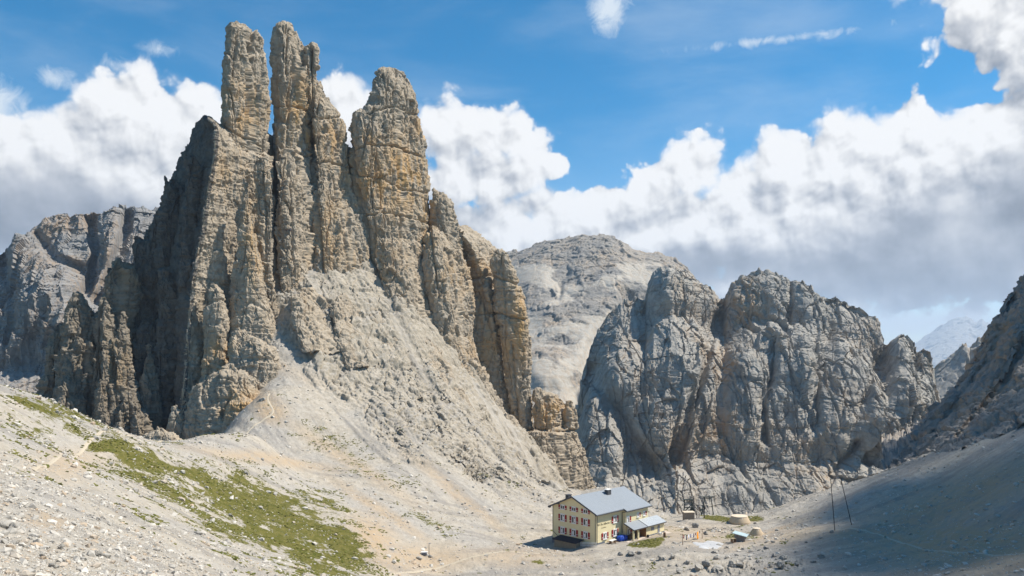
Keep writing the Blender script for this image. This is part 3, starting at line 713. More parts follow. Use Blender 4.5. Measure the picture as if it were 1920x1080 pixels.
PROF_CLIFF = [(0,0,0),(.18,.30,.10),(.45,.52,.42),(.62,.66,.60),(.74,.80,.70),(.9,.92,.88),(1,1,1)]
o = curtain('mountain', M['far_rock'],
  [(1030,985),(1060,900),(1078,800),(1092,715),(1105,655),(1120,618),(1140,585),(1160,568),(1190,563),(1209,566),(1214,545),(1226,520),(1250,505),(1270,500),(1300,510),(1318,528),(1336,530),(1350,556),(1357,566),(1366,552),(1374,540),(1390,524),(1410,511),(1440,509),(1465,514),(1480,520),(1496,518),(1520,524),(1545,543),(1556,552),(1570,549),(1588,560),(1612,574),(1640,594),(1650,618),(1667,640),(1674,630),(1690,619),(1705,619),(1720,634),(1728,650),(1735,645),(1748,655),(1758,680),(1765,718),(1775,745),(1800,800),(1840,840)],
  [(1030,760),(1085,790),(1200,830),(1400,840),(1600,800),(1840,700)],
  [(1030,1010,580),(1085,1005,560),(1200,1005,545),(1400,1000,560),(1600,960,560),(1840,980,520)],
  [(0,0,0),(.1,.14,.08),(.2,.30,.16),(.32,.36,.30),(.55,.50,.56),(.66,.62,.66),(.76,.80,.745),(.8,.84,.78),(.93,.93,.93),(1,1,1)], 260, (2.6, .72, dict(strata=.6, rough=1.0, fiss=.7)),
  feats=[('g',[(1345,590),(1320,680),(1290,760),(1270,860)],9,23),('g',[(1448,640),(1445,700),(1432,760),(1438,830)],6,14),('g',[(1545,640),(1520,700),(1525,800)],12,16),
         ('g',[(1205,590),(1212,560)],6,12),('g',[(1355,570),(1350,620)],8,15),('g',[(1480,520),(1478,600)],5,8),('g',[(1668,645),(1640,700),(1620,760)],7,12),('g',[(1730,652),(1735,740)],4,6),('g',[(1600,830),(1560,900)],8,11),
         ('b',1275,548,60,48,18),('b',1400,770,48,110,15),('b',1250,790,55,70,13),('b',1175,680,50,80,10),('b',1430,560,60,48,10),('b',1530,570,40,55,13),('b',1600,640,45,60,13),('b',1700,680,40,80,15),('b',1580,800,60,80,14),('b',1650,800,40,80,12),
         ('b',1330,900,110,40,15),('b',1480,880,40,70,9),('b',1300,700,40,90,8),('g',[(1110,700),(1180,830),(1230,900)],22,27)], seed=3, nv=560, step=1.25, flat=True, ribs=((62,300,7),), bed=(26, 3), big=(7.5, .55))
tag(o, 'grey cliffs and rounded summits across the valley behind the hut', 'mountain', None, 'structure')

def dome_soft(px, row, G):
    m = sstep(-.32, .22, fbm(G[..., 0]/90, G[..., 1]/90, G[..., 2]/60, 4, seed=5))
    top = sstep(520, 470, row)
    return .14+.8*np.maximum(m, top*.8)
o = curtain('mountain', M['dome_rock'],
  [(880,520),(915,492),(941,479),(981,465),(1022,450),(1063,446),(1091,437),(1128,438),(1157,446),(1185,463),(1210,471),(1238,473),(1267,483),(1287,500),(1307,522),(1350,560),(1400,600),(1500,680)],
  [(880,1600),(1100,1560),(1500,1500)], [(880,960,780),(1000,940,800),(1100,930,820),(1300,900,860),(1500,900,900)],
  [(0,0,0),(.15,.15,.10),(.35,.36,.32),(.5,.50,.47),(.8,.80,.80),(.92,.90,.93),(1,1,1)], 500, (3.4, .6, dict(strata=1.0)),
  feats=[('g',[(1180,560),(1110,650),(1080,740),(1090,820)],14,30),('g',[(1065,510),(1045,560)],5,10),('b',1020,690,50,40,30),('b',1050,600,40,40,15),('b',1190,520,70,40,25),('b',1000,540,40,60,16)], seed=8, nv=420, soft=dome_soft)
tag(o, 'rounded pale grey summit with scree slopes behind the cliff ridge', 'mountain', None, 'structure')

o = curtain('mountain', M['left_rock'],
  [(-260,560),(-120,520),(-40,480),(0,471),(18,458),(33,440),(50,441),(60,430),(85,415),(111,401),(141,391),(167,393),(192,391),(213,384),(230,388),(259,388),(281,391),(330,400),(420,440),(520,520)],
  [(-260,900),(520,980)], [(-260,735,700),(0,735,690),(100,742,680),(300,760,700),(520,800,760)],
  [(0,0,0),(.12,.18,.08),(.22,.26,.14),(.3,.30,.30),(.5,.44,.5),(.62,.6,.6),(.8,.8,.8),(1,1,1)], 300, (2.8, .85, dict(strata=.7, fiss=.3)),
  feats=[('b',50,520,50,90,35),('b',100,520,40,60,24),('b',200,440,40,70,24),('b',130,600,70,40,22),('b',20,620,30,60,14),('g',[(165,400),(180,470),(160,540)],9,35),('g',[(70,440),(100,480),(150,500)],8,22),('g',[(240,395),(225,470),(180,560)],9,25),('g',[(0,480),(20,560),(10,640)],7,16)], seed=12, nv=420, flat=True, ribs=((58,260,12),(24,120,5)), bed=(34, 5), big=(6.0, .42))
tag(o, 'bluish grey rocky mountain behind the dark buttress at the left edge', 'mountain', None, 'structure')

# dark spur rising on the right above the scree
o = curtain('rock_spur', M['spur_rock'],
  [(1655,884),(1668,872),(1690,856),(1712,826),(1728,800),(1743,778),(1770,741),(1797,707),(1824,664),(1851,620),(1877,579),(1910,530),(1921,514),(1960,455),(2040,370),(2200,250),(2400,180)],
  [(1655,232),(1750,262),(1920,300),(2400,330)],
  [(1655,900,220),(1738,880,214),(1781,856,212),(1856,826,208),(1921,792,204),(2050,740,196),(2400,640,180)],
  [(0,0,0),(.3,.28,.3),(.6,.58,.62),(1,1,1)], 90, (1.15, .6, dict(strata=.5)), feats=[('g',[(1900,560),(1840,690),(1760,810)],9,6),('g',[(1930,620),(1880,720),(1800,820)],8,5),('b',1890,640,30,60,4)], seed=21, step=1.3, nv=330, steady=0)
tag(o, 'dark steep rock spur rising out of the scree at the right edge', 'cliff', None, 'structure')

o = curtain('mountain', M['far_rock'],
  [(1690,760),(1735,712),(1757,684),(1775,670),(1790,658),(1803,646),(1812,640),(1816,652),(1826,640),(1836,632),(1850,650),(1880,640),(1940,600)],
  [(1690,1250),(1940,1200)], [(1690,860,1100),(1940,860,1050)], [(0,0,0),(1,1,1)], 300, (3.5, .35), seed=25, nv=120)
tag(o, 'small blue grey ridge in the gap beside the dark spur', 'mountain', None, 'structure')

o = curtain('mountain', M['far_rock'],
  [(1640,690),(1700,650),(1730,632),(1745,622),(1760,611),(1778,600),(1790,595),(1814,593),(1822,600),(1830,604),(1840,599),(1850,606),(1870,600),(1900,618),(1990,640)],
  [(1640,18000),(1990,18000)], [(1640,700,14000),(1990,700,14000)], [(0,0,0),(1,1,1)], 2500, (42, .5), seed=29, nv=120)
tag(o, 'pale blue hazy mountain far away in the gap under the clouds', 'mountain', None, 'structure')

# valley floor out to the horizon
n = 60
ang = np.linspace(0, 2*math.pi, 97)[:-1]; rr = np.geomspace(300, 60000, n)
V = np.stack([np.outer(rr, np.cos(ang)), np.outer(rr, np.sin(ang)), np.full((n, 96), -235.0)], -1)
V[..., 2] += 10*fbm(V[..., 0]/300, V[..., 1]/300, V[..., 0]*0, 3)
V = np.concatenate([V.reshape(-1, 3), [[0, 0, -235]]])
me = np_mesh('valley_ground', V, grid_quads(96, n, True), True, {'mask': np.tile([.0, .2, .1], (len(V), 1))})
o = link_mesh('valley_ground', me, plain_mat('valley_woods', (.05, .06, .035), .95, .3, .02)); tag(o, 'pale valley floor below the cliffs', kind='structure')
print('far', round(time.time()-T0, 1))
# ---------------------------------------------------------------- built things
class MB:
    def __init__(s): s.v = []; s.f = []
    def add(s, v, f):
        n = len(s.v); s.v += [tuple(map(float, p)) for p in v]; s.f += [tuple(i+n for i in q) for q in f]; return s
    def box(s, c, d, rot=None):
        x, y, z = d[0]/2, d[1]/2, d[2]/2
        v = [Vector(p) for p in ((-x,-y,-z),(x,-y,-z),(x,y,-z),(-x,y,-z),(-x,-y,z),(x,-y,z),(x,y,z),(-x,y,z))]
        if rot is not None: v = [rot@p for p in v]
        return s.add([p+Vector(c) for p in v], [(0,3,2,1),(4,5,6,7),(0,1,5,4),(1,2,6,5),(2,3,7,6),(3,0,4,7)])
    def bar(s, a, b, r, r2=None, n=6):
        a, b = Vector(a), Vector(b); r2 = r if r2 is None else r2
        q = (b-a).to_track_quat('Z', 'Y'); L = (b-a).length
        v = []
        for k, (z, rr) in enumerate(((0, r), (L, r2))):
            for i in range(n):
                t = 2*math.pi*(i+.5)/n; v.append(a+q@Vector((rr*math.cos(t), rr*math.sin(t), z)))
        f = [(i, (i+1) % n, n+(i+1) % n, n+i) for i in range(n)]+[tuple(range(n))[::-1], tuple(range(n, 2*n))]
        return s.add(v, f)
    def prism(s, poly, ext):
        """planar polygon pushed along vector ext"""
        n = len(poly); e = Vector(ext); v = [Vector(p) for p in poly]; v2 = [p+e for p in v]
        return s.add(v+v2, [tuple(range(n))[::-1], tuple(range(n, 2*n))]+[(i, (i+1) % n, n+(i+1) % n, n+i) for i in range(n)])
    def lathe(s, prof, c=(0,0,0), n=28):
        v = []; f = []
        for r, z in prof:
            for i in range(n):
                t = 2*math.pi*i/n; v.append((c[0]+r*math.cos(t), c[1]+r*math.sin(t), c[2]+z))
        m = len(prof)
        for j in range(m-1):
            for i in range(n): f.append((j*n+i, j*n+(i+1) % n, (j+1)*n+(i+1) % n, (j+1)*n+i))
        f += [tuple(range(n))[::-1], tuple(range((m-1)*n, m*n))]
        return s.add(v, f)
    def build(s, name, mat, parent=None, smooth=False, bevel=0.0):
        me = bpy.data.meshes.new(name); me.from_pydata(s.v, [], s.f); me.update()
        bm = bmesh.new(); bm.from_mesh(me); bmesh.ops.recalc_face_normals(bm, faces=bm.faces)
        if bevel: bmesh.ops.bevel(bm, geom=bm.edges[:], offset=bevel, segments=1, affect='EDGES')
        bm.to_mesh(me); bm.free()
        if smooth: me.polygons.foreach_set('use_smooth', [True]*len(me.polygons))
        return link_mesh(name, me, mat, parent)

def empty(name, loc, rz=0.0):
    o = bpy.data.objects.new(name, None); C.objects.link(o); o.location = loc; o.rotation_euler = (0, 0, rz); o.empty_display_size = .5
    return o

_ys = np.concatenate([np.arange(22, 180, .25), np.arange(180, 340, .4)])
def hit(px, py):
    """the place where a sight line meets the ground"""
    x = (px-HX)/F*_ys; z = (HY-py)/F*_ys
    g = ground_z(x, _ys)[0]
    k = np.nonzero(z < g)[0]
    k = int(k[0]) if len(k) else len(_ys)-1
    return np.array([x[k], _ys[k], g[k]])

M['plaster'] = plain_mat('cream_plaster', (.78, .68, .42), .9, .12, 1.2, .1, stain=.12)
M['plinth'] = plain_mat('grey_plinth', (.13, .15, .18), .9, .2, 2.0)
M['metal_roof'] = plain_mat('grey_sheet_roof', (.27, .295, .32), .5, .14, .8, 0, 0.0, .4, stripes=((0, .92, .39), .42, .04))
M['pale_roof'] = plain_mat('pale_sheet_roof', (.40, .43, .45), .5, .12, .8, 0, 0.0, .4, stripes=((1, 0, 0), .34, .03))
M['trim'] = plain_mat('dark_fascia', (.075, .075, .08), .6, .2)
M['dark_roof'] = plain_mat('bitumen_roof', (.022, .026, .038), .75, .3, 2, .2)
M['shutter'] = plain_mat('red_shutter', (.30, .02, .017), .6, .2, 8)
M['white'] = plain_mat('white_paint', (.78, .77, .74), .6, .08)
M['glass'] = plain_mat('window_glass', (.03, .035, .04), .12, .2, 3, spec=.6)
M['stone_wall'] = plain_mat('rough_stone_wall', (.31, .26, .19), .95, .5, 2.2, .9, stain=.5)
M['wood'] = plain_mat('weathered_wood', (.17, .10, .055), .85, .4, 3, .3, stain=.4)
M['pale_wood'] = plain_mat('pale_wood', (.45, .35, .22), .85, .3, 3, .2, stain=.2)
M['steel'] = plain_mat('dark_green_steel', (.035, .05, .045), .6, .3)
M['black'] = plain_mat('black_paint', (.018, .018, .02), .6, .2)
M['tarp'] = plain_mat('blue_tarpaulin', (.008, .055, .36), .45, .25, 1.5, .5)
M['letter'] = plain_mat('brown_lettering', (.10, .08, .045), .9, .1)
M['faint_letter'] = plain_mat('faded_lettering', (.40, .33, .19), .9, .1)
M['tank'] = plain_mat('beige_tank', (.55, .43, .29), .7, .2, 1.4, .1, stain=.15)
M['tank_top'] = plain_mat('beige_tank_lid', (.66, .55, .41), .7, .12, 1.4)
M['concrete'] = plain_mat('brown_concrete', (.27, .22, .17), .95, .35, 1.6, .4, stain=.35)
M['teal_roof'] = plain_mat('pale_green_roof', (.42, .52, .53), .5, .1, 1.0)
M['shed_wall'] = plain_mat('grey_brown_boards', (.24, .215, .19), .9, .3, 1.8, .3, stain=.3)
M['snow'] = plain_mat('old_snow', (.50, .50, .50), .8, .25, 1.5, .5, stain=.4)
M['brown_door'] = plain_mat('brown_planks', (.23, .12, .045), .8, .3, 3)
M['grey_door'] = plain_mat('grey_door', (.22, .23, .25), .6, .15)
M['paving'] = plain_mat('pale_paving', (.55, .46, .38), .9, .25, 1.2, .2)

# ---- the hut; local x runs along the long side, local y along the gable
hut = empty('mountain_hut', (HUT[0], HUT[1], HZ), math.radians(45))
tag(hut, 'cream mountain hut with grey metal roof and red shutters on the saddle', 'house')
W, Lg, EH, RH = 12.9, 18.0, 6.95, 9.78
PT = (RH-EH)/(W/2)
BASE = -3.2
w_ = MB()
w_.prism([(0, 0, BASE), (0, 0, EH), (0, W/2, RH-.02), (0, W, EH), (0, W, BASE)], (Lg, 0, 0))
walls = w_.build('wall', M['plaster'], hut)
wing = MB().prism([(9.4, -1, BASE), (9.4, -1, EH-PT), (9.4, .0, EH), (9.4, .05, BASE)], (Lg-9.4+.003, 0, 0)).build('wall', M['plaster'], hut)
pl = MB(); pl.box((-.02, W/2+2.2, -1.6), (.1, W-4.3, 2.6)); pl.box((-.03, 1.9, -1.5), (.09, 3.7, 2.2)); pl.box((1.5, -.02, -.6), (3.0, .08, 1.9)); pl.box((9, W+.02, -1.2), (18, .08, 3)); pl.build('plinth', M['plinth'], hut)
# roof: left slope, right slope, and the longer right slope over the wing
def slope_pt(x, y, lift=0.0): return (x, y, EH+PT*min(y, W-y)+lift)
OV = .75; th = .2
r = MB()
def slab(mb, x0, x1, ya, yb, th, lift=.02):
    a, b = slope_pt(x0, ya, lift), slope_pt(x0, yb, lift)
    mb.prism([a, b, (b[0], b[1], b[2]+th), (a[0], a[1], a[2]+th)], (x1-x0, 0, 0))
slab(r, -OV, 9.0, -OV, W/2, th); slab(r, 9.0, Lg+.6, -1.0-.6, W/2, th)
roof = r.build('roof', M['metal_roof'], hut)
r = MB(); slab(r, -OV, Lg+.6, W+OV, W/2, th); r.build('roof', M['metal_roof'], hut)
t = MB()
for x in (-OV-.06,):
    for y0, y1 in ((-OV, W/2), (W+OV, W/2)):
        a, b = slope_pt(x, y0, -.12), slope_pt(x, y1, -.12); t.prism([a, b, (b[0], b[1], b[2]+.38), (a[0], a[1], a[2]+.38)], (.06, 0, 0))
z = slope_pt(0, -OV)[2]; t.box(((9.0-OV)/2, -OV-.05, z), (9.0+OV, .1, .2))
z = slope_pt(0, -1.6)[2]; t.box(((9+Lg+.6)/2, -1.65, z), (Lg+.6-9, .1, .2)); a = slope_pt(8.97, -1.6, -.1); b2 = slope_pt(8.97, -OV+.1, -.1)
t.prism([a, b2, (b2[0], b2[1], b2[2]+.36), (a[0], a[1], a[2]+.36)], (-.06, 0, 0))
t.build('fascia', M['trim'], roof)
for y in (-.45, 2.2, W-2.2, W+.45): z = slope_pt(0, y)[2]; MB().box((-.4, y, z-.16), (.7, .16, .2)).build('purlin', M['trim'], roof)
for (x, y, dx, dy, h) in ((10.5, 5.0, 1.3, .95, 1.15), (2.6, 10.3, 1.1, .9, 1.3)):
    z = slope_pt(x, y)[2]
    ch = MB().box((x, y, z+h/2-.2), (dx, dy, h+.4)).build('chimney', M['trim'], roof)
    cp = MB().box((x, y, z+h+.09), (dx+.2, dy+.2, .1)); cp.build('chimney_cap', M['white'] if x > 5 else M['trim'], roof)
MB().bar((11.4, 5.6, 9.3), (11.4, 5.6, 11.4), .035).build('aerial', M['trim'], roof)

def window(side, u, h, w, hh, shut=(1, 1), off=0.0, flap=True):
    """side 'g' gable (u = y), 'r' right wall (u = x, plane y = off)"""
    def T(a, d, z):   # along, outward, up
        return (-d, u+a, h+z) if side == 'g' else (u+a, off-d, h+z)
    def D(a, d, z): return (d, a, z) if side == 'g' else (a, d, z)
    g = MB().box(T(0, .02, 0), D(w-.1, .05, hh-.1)).build('window', M['glass'], hut)
    f = MB()
    for sx in (-1, 1): f.box(T(sx*w/2, .05, 0), D(.14, .1, hh+.14))
    f.box(T(0, .05, hh/2), D(w-.14, .1, .14)); f.box(T(0, .05, -hh/2), D(w-.14, .1, .14)); f.box(T(0, .045, 0), D(.10, .08, hh-.14))
    f.box(T(0, .09, -hh/2-.13), D(w+.35, .18, .1)); f.box(T(0, .03, hh/2+.16), D(w+.2, .055, .14))
    f.build('frame', M['white'], g)
    if hh > 1: MB().box(T(.22*w*(1 if h < 3 else -1), .048, -.1), D(w*.3, .012, hh*.62)).build('curtain', M['white'], g)
    for sx, on in zip((-1, 1), shut):
        if not on: continue
        s = MB(); c = sx*(w/2+.09+.3); s.box(T(c, .05, 0), D(.56, .06, hh+.12))
        for q in (-.28, .30): s.box(T(c, .085, q*hh), D(.40, .02, hh*.36))
        so_ = s.build('shutter', M['shutter'], g)
        MB().box(T(c, .1, -hh*.24), D(.5, .03, .09)).build('shutter_bar', M['white'], g)
for h, hh in ((1.72, 1.3), (4.6, 1.4), (7.0, .82)):
    for y in (9.8, 6.43, 3.0): window('g', y, h, 1.15, hh)
window('r', 6.7, 4.7, 1.15, 1.35); window('r', 6.7, 1.7, 1.15, 1.35); window('r', 3.05, 1.55, 1.15, 1.25)
window('r', 10.2, 4.2, .9, 1.3, (0, 1), -1.0); window('r', 14.0, 4.75, .7, .75, (0, 1), -1.0); window('r', 16.4, 4.75, .7, .75, (0, 1), -1.0)
window('r', 10.5, 1.5, .9, 1.25, (0, 1), -1.0)
# lettering on the long side
def lettering(txt, size, x, z, mat, shear=.2):
    cu = bpy.data.curves.new('lettering', 'FONT'); cu.body = txt; cu.size = size; cu.extrude = .008; cu.shear = shear
    tmp = bpy.data.objects.new('lettering_curve', cu)
    dg = bpy.context.evaluated_depsgraph_get()
    C.objects.link(tmp); dg.update()
    me = bpy.data.meshes.new_from_object(tmp.evaluated_get(dg)); bpy.data.objects.remove(tmp)
    me.name = 'lettering'; o = link_mesh('lettering', me, mat, hut)
    o.location = (x, -.02, z); o.rotation_euler = (math.pi/2, 0, 0)
    return o
lettering('Rif. Re Alberto I', .72, .35, 4.05, M['letter'])
lettering('Gartlhütte', .42, 1.75, 3.35, M['faint_letter'])
d = MB(); d.bar((.25, -.12, EH-.3), (.25, -.12, .2), .06); d.build('downpipe', M['trim'], hut)
d = MB(); d.bar((9.15, -1.5, EH-.75), (9.2, -.12, EH-1.1), .06); d.bar((9.2, -.12, EH-1.1), (9.2, -.12, 1.2), .06); d.build('downpipe', M['trim'], hut)
d = MB(); d.bar((-.1, W-.15, EH-.1), (-.1, W-.15, 1.2), .06); d.bar((-.1, W-.15, 1.2), (-.1, 10.2, -.4), .06); d.build('downpipe', M['trim'], hut)
d = MB(); d.bar((-.08, 3.6, -.35), (-.08, .2, .15), .05); d.bar((-.08, .2, .15), (-.08, .2, EH-.5), .05); d.build('cable', M['trim'], hut)
# lean-to: open porch and store room
pr = MB()
for x0, x1, mt in ((8.7, 14.0, 'metal_roof'), (14.06, 21.6, 'pale_roof')):
    p_ = MB().prism([(x0, -.98, 3.52), (x0, -3.75, 2.38), (x0, -3.75, 2.52), (x0, -.98, 3.66)], (x1-x0, 0, 0)).build('porch_roof', M[mt], hut)
    MB().box(((x0+x1)/2, -3.80, 2.42), (x1-x0, .08, .2)).build('gutter', M['trim'], p_)
MB().prism([(8.64, -.98, 3.4), (8.64, -3.8, 2.26), (8.64, -3.8, 2.56), (8.64, -.98, 3.7)], (.06, 0, 0)).build('fascia', M['trim'], hut)
MB().prism([(14.0, -.98, 3.5), (14.0, -3.8, 2.36), (14.0, -3.8, 2.60), (14.0, -.98, 3.74)], (.06, 0, 0)).build('fascia', M['trim'], hut)
for x in (9.1, 10.9): MB().box((x, -3.35, 1.05), (.34, .34, 2.9)).build('porch_post', M['plaster'], hut)
st = MB().prism([(14.1, -1.0, -2.5), (14.1, -3.3, -2.5), (14.1, -3.3, 2.5), (14.1, -1.0, 3.45)], (7.2, 0, 0)).build('store_room', M['plaster'], hut)
MB().box((16.3, -3.33, -.55), (4.4, .06, 1.7)).box((20.4, -3.33, -.55), (1.9, .06, 1.7)).build('plinth', M['plinth'], st)
MB().box((19.0, -3.32, .95), (.85, .06, 2.1)).build('door', M['grey_door'], st)
MB().box((16.6, -3.32, 1.55), (1.2, .06, .8)).build('window_panel', M['grey_door'], st)
MB().box((13.2, -1.06, 1.0), (1.5, .08, 2.1)).build('door', M['brown_door'], hut)
MB().box((13.98, -2.2, 1.2), (.1, 2.2, 2.4)).build('porch_wall', M['brown_door'], hut)
MB().box((14.5, -3.6, -.95), (15.2, 2.6, 2.0)).build('terrace', M['paving'], hut)
# stone annex under the gable
an = MB().box((-1.25, 6.95, -1.5), (2.4, 6.3, 3.2)).build('annex_wall', M['stone_wall'], hut)
MB().prism([(-2.95, 3.5, .12), (-2.95, 10.4, .12), (-.03, 10.4, .52), (-.03, 3.5, .52)], (0, 0, .13)).build('annex_roof', M['dark_roof'], an)

def hl(x, y, z=0.0):
    """hut coordinates to world"""
    p = HUT+x*HV+y*HU
    return (p[0], p[1], HZ+z)
def onhut(x, y): p = hl(x, y); return (p[0], p[1], gz(p[0], p[1]))

# ---- things around the hut
def heap(name, mat, c, size, rz, seed, label, cat):
    bm = bmesh.new(); bmesh.ops.create_icosphere(bm, subdivisions=4, radius=1.0)
    V = np.array([v.co[:] for v in bm.verts])
    n = fbm(V[:, 0]*2.2+seed, V[:, 1]*2.2, V[:, 2]*2.2, 3)
    q = np.sign(V)*np.abs(V)**.55
    q *= (1+.13*n)[:, None]; q *= np.array(size)/2
    q[:, 2] += size[2]*.42
    # folds falling down the sides
    q[:, 0] += .08*np.sin(V[:, 1]*9+seed); q[:, 1] += .08*np.sin(V[:, 0]*11)
    for v, p in zip(bm.verts, q): v.co = p
    me = bpy.data.meshes.new(name); bm.to_mesh(me); bm.free()
    o = link_mesh(name, me, mat); o.location = c; o.rotation_euler = (0, 0, rz)
    return tag(o, label, cat)
heap('tarpaulin_pile', M['tarp'], onhut(7.6, -1.3), (3.0, 1.5, 1.25), math.radians(45), 3, 'bright blue tarpaulin over a pile against the hut wall', 'tarpaulin')
tb = empty('picnic_table', onhut(3.9, -1.5), math.radians(45)); tag(tb, 'pale picnic table beside the hut wall, left of the blue tarpaulin', 'table')
MB().box((0, 0, .74), (2.0, .8, .06)).build('tabletop', M['white'], tb)
for x in (-.75, .75): MB().box((x, 0, .36), (.08, .6, .7)).build('leg', M['wood'], tb)
for y in (-.75, .75): MB().box((0, y, .43), (1.9, .26, .05)).build('bench', M['wood'], tb)
wp = MB()
for k in range(5):
    for j in range(6): wp.bar((-.7, -.45+j*.18+.05*(k % 2), .1+k*.19), (.7, -.45+j*.18+.05*(k % 2), .1+k*.19), .088, n=7)
wo_ = wp.build('firewood_pile', M['wood']); wo_.location = onhut(9.9, -1.9); wo_.rotation_euler = (0, 0, math.radians(45)); tag(wo_, 'brown firewood stack under the left end of the porch roof', 'firewood')
bn = empty('bench', onhut(12.2, -1.7), math.radians(45)); tag(bn, 'dark wooden bench in the shade of the porch', 'bench')
MB().box((0, 0, .45), (1.7, .4, .06)).build('seat', M['wood'], bn); MB().box((0, .2, .8), (1.7, .05, .4)).build('backrest', M['wood'], bn)
for x in (-.7, .7): MB().box((x, 0, .21), (.08, .36, .42)).build('leg', M['wood'], bn)
bk = MB().lathe([(.22, 0), (.3, .15), (.3, .5), (.24, .62)], n=14).build('milk_churn', M['black'], smooth=True); bk.location = onhut(13.9, -3.9); tag(bk, 'dark round churn at the corner post of the porch', 'churn')
sk = heap('sack', M['white'], onhut(18.3, -4.2), (.7, .5, .55), .3, 9, 'white sack lying before the grey store room door', 'sack')
gb = MB().lathe([(.26, 0), (.28, .3), (.27, 1.1), (.2, 1.16)], n=12).build('tree_stump', M['wood']); p = hit(1246, 1008); gb.location = p; tag(gb, 'brown wooden stump standing past the end of the lean-to', 'stump')
fe = empty('picket_fence', (0, 0, 0)); tag(fe, 'short white picket fence between the stone annex and the hut corner', 'fence')
A, B = Vector(onhut(-1.2, 3.4)), Vector(onhut(-.9, -.8)); fe.location = A
rail = MB(); D_ = B-A
for hgt in (.3, .78): rail.bar((0, 0, hgt), (D_.x, D_.y, D_.z+hgt), .04)
rail.build('rail', M['white'], fe)
for k in range(13):
    q = D_*(k/12); MB().box((q.x, q.y, q.z+.45), (.1, .1, 1.0)).build('picket', M['white'], fe)

# ---- clothes line with washing
pA, pB = hit(1280, 1022), hit(1316.5, 1010)
cl = empty('clothes_line', pA); tag(cl, 'clothes line strung between two wooden posts right of the hut', 'clothes line')
dB = Vector(pB-pA); LH = 2.15
for q in (Vector((0, 0, 0)), dB):
    po = MB(); po.bar(q-Vector((0, 0, .3)), q+Vector((0, 0, LH+.15)), .07, .06); po.build('post', M['wood'], cl)
    ax = Vector((-dB.y, dB.x, 0)).normalized()*.55
    MB().bar(q+Vector((0, 0, LH))-ax, q+Vector((0, 0, LH))+ax, .045).build('crossarm', M['wood'], cl)
wl = MB()
def line_pt(t): return Vector((0, 0, LH))+dB*t-Vector((0, 0, .35*4*t*(1-t)))
for k in range(12): wl.bar(line_pt(k/12), line_pt((k+1)/12), .012, n=4)
wl.build('line', M['black'], cl)
GARM = [(.05, .55, .75, (.20, .02, .05), 'maroon towel hanging nearest the left post of the clothes line', 'towel'),
        (.12, .35, .8, (.75, .75, .75), 'narrow white cloth between the maroon towel and the dark trousers', 'cloth'),
        (.185, .45, 1.15, (.04, .05, .09), 'dark navy trousers hanging on the clothes line', 'trousers'),
        (.29, .8, .95, (.66, .66, .74), 'wide pale lilac sheet hanging in the middle of the line', 'sheet'),
        (.385, .5, .75, (.12, .16, .30), 'blue shirt hanging right of the lilac sheet', 'shirt'),
        (.46, .5, .8, (.72, .72, .75), 'white shirt hanging between two blue garments', 'shirt'),
        (.55, .6, .95, (.07, .09, .18), 'dark blue jacket hanging left of the brown cloth', 'jacket'),
        (.65, .7, .55, (.16, .05, .05), 'short brown red cloth hanging beside the orange blanket', 'cloth'),
        (.755, 1.05, 1.65, (.85, .30, .015), 'large orange blanket hanging from the clothes line', 'blanket'),
        (.87, .5, .55, (.02, .02, .02), 'small black garment hanging nearest the right post', 'garment')]
lx = Vector((dB.x, dB.y, dB.z)).normalized()
for k, (t, w0, hh, col, lab, cat) in enumerate(GARM):
    o0 = Vector(pA)+line_pt(t); nx, nz = 9, 9; v = []
    sd = Vector((-lx.y, lx.x, 0))
    for j in range(nz):
        for i in range(nx):
            s_ = (i/(nx-1)-.5); q = j/(nz-1)
            wd = w0*(1-.18*q) if cat != 'shirt' else w0*(1.25 if .08 < q < .35 else .8)
            if cat == 'trousers' and q > .35: s_ = s_*1.0+(.06 if s_ > 0 else -.06 if s_ < 0 else 0)
            off = .07*math.sin(i*1.9+k)*q+.05*math.sin(j*1.1+k*2)*q
            sag = -.06*math.sin(i/(nx-1)*math.pi)*(1-q)
            v.append(tuple(lx*(s_*wd)+sd*off+Vector((0, 0, -q*hh+sag+.03*math.sin(i*2.3+k)*q))))
    me = np_mesh('washing', np.array(v), grid_quads(nx, nz), True)
    ob = link_mesh({'towel': 'towel', 'cloth': 'cloth', 'trousers': 'trousers', 'sheet': 'sheet', 'shirt': 'shirt', 'jacket': 'jacket', 'blanket': 'blanket', 'garment': 'garment'}[cat], me, plain_mat('washing_'+str(k), col, .9, .2, 3, .3))
    ob.location = o0; tag(ob, lab, cat, 'washing on the clothes line')
    m_ = ob.modifiers.new('thick', 'SOLIDIFY'); m_.thickness = .015

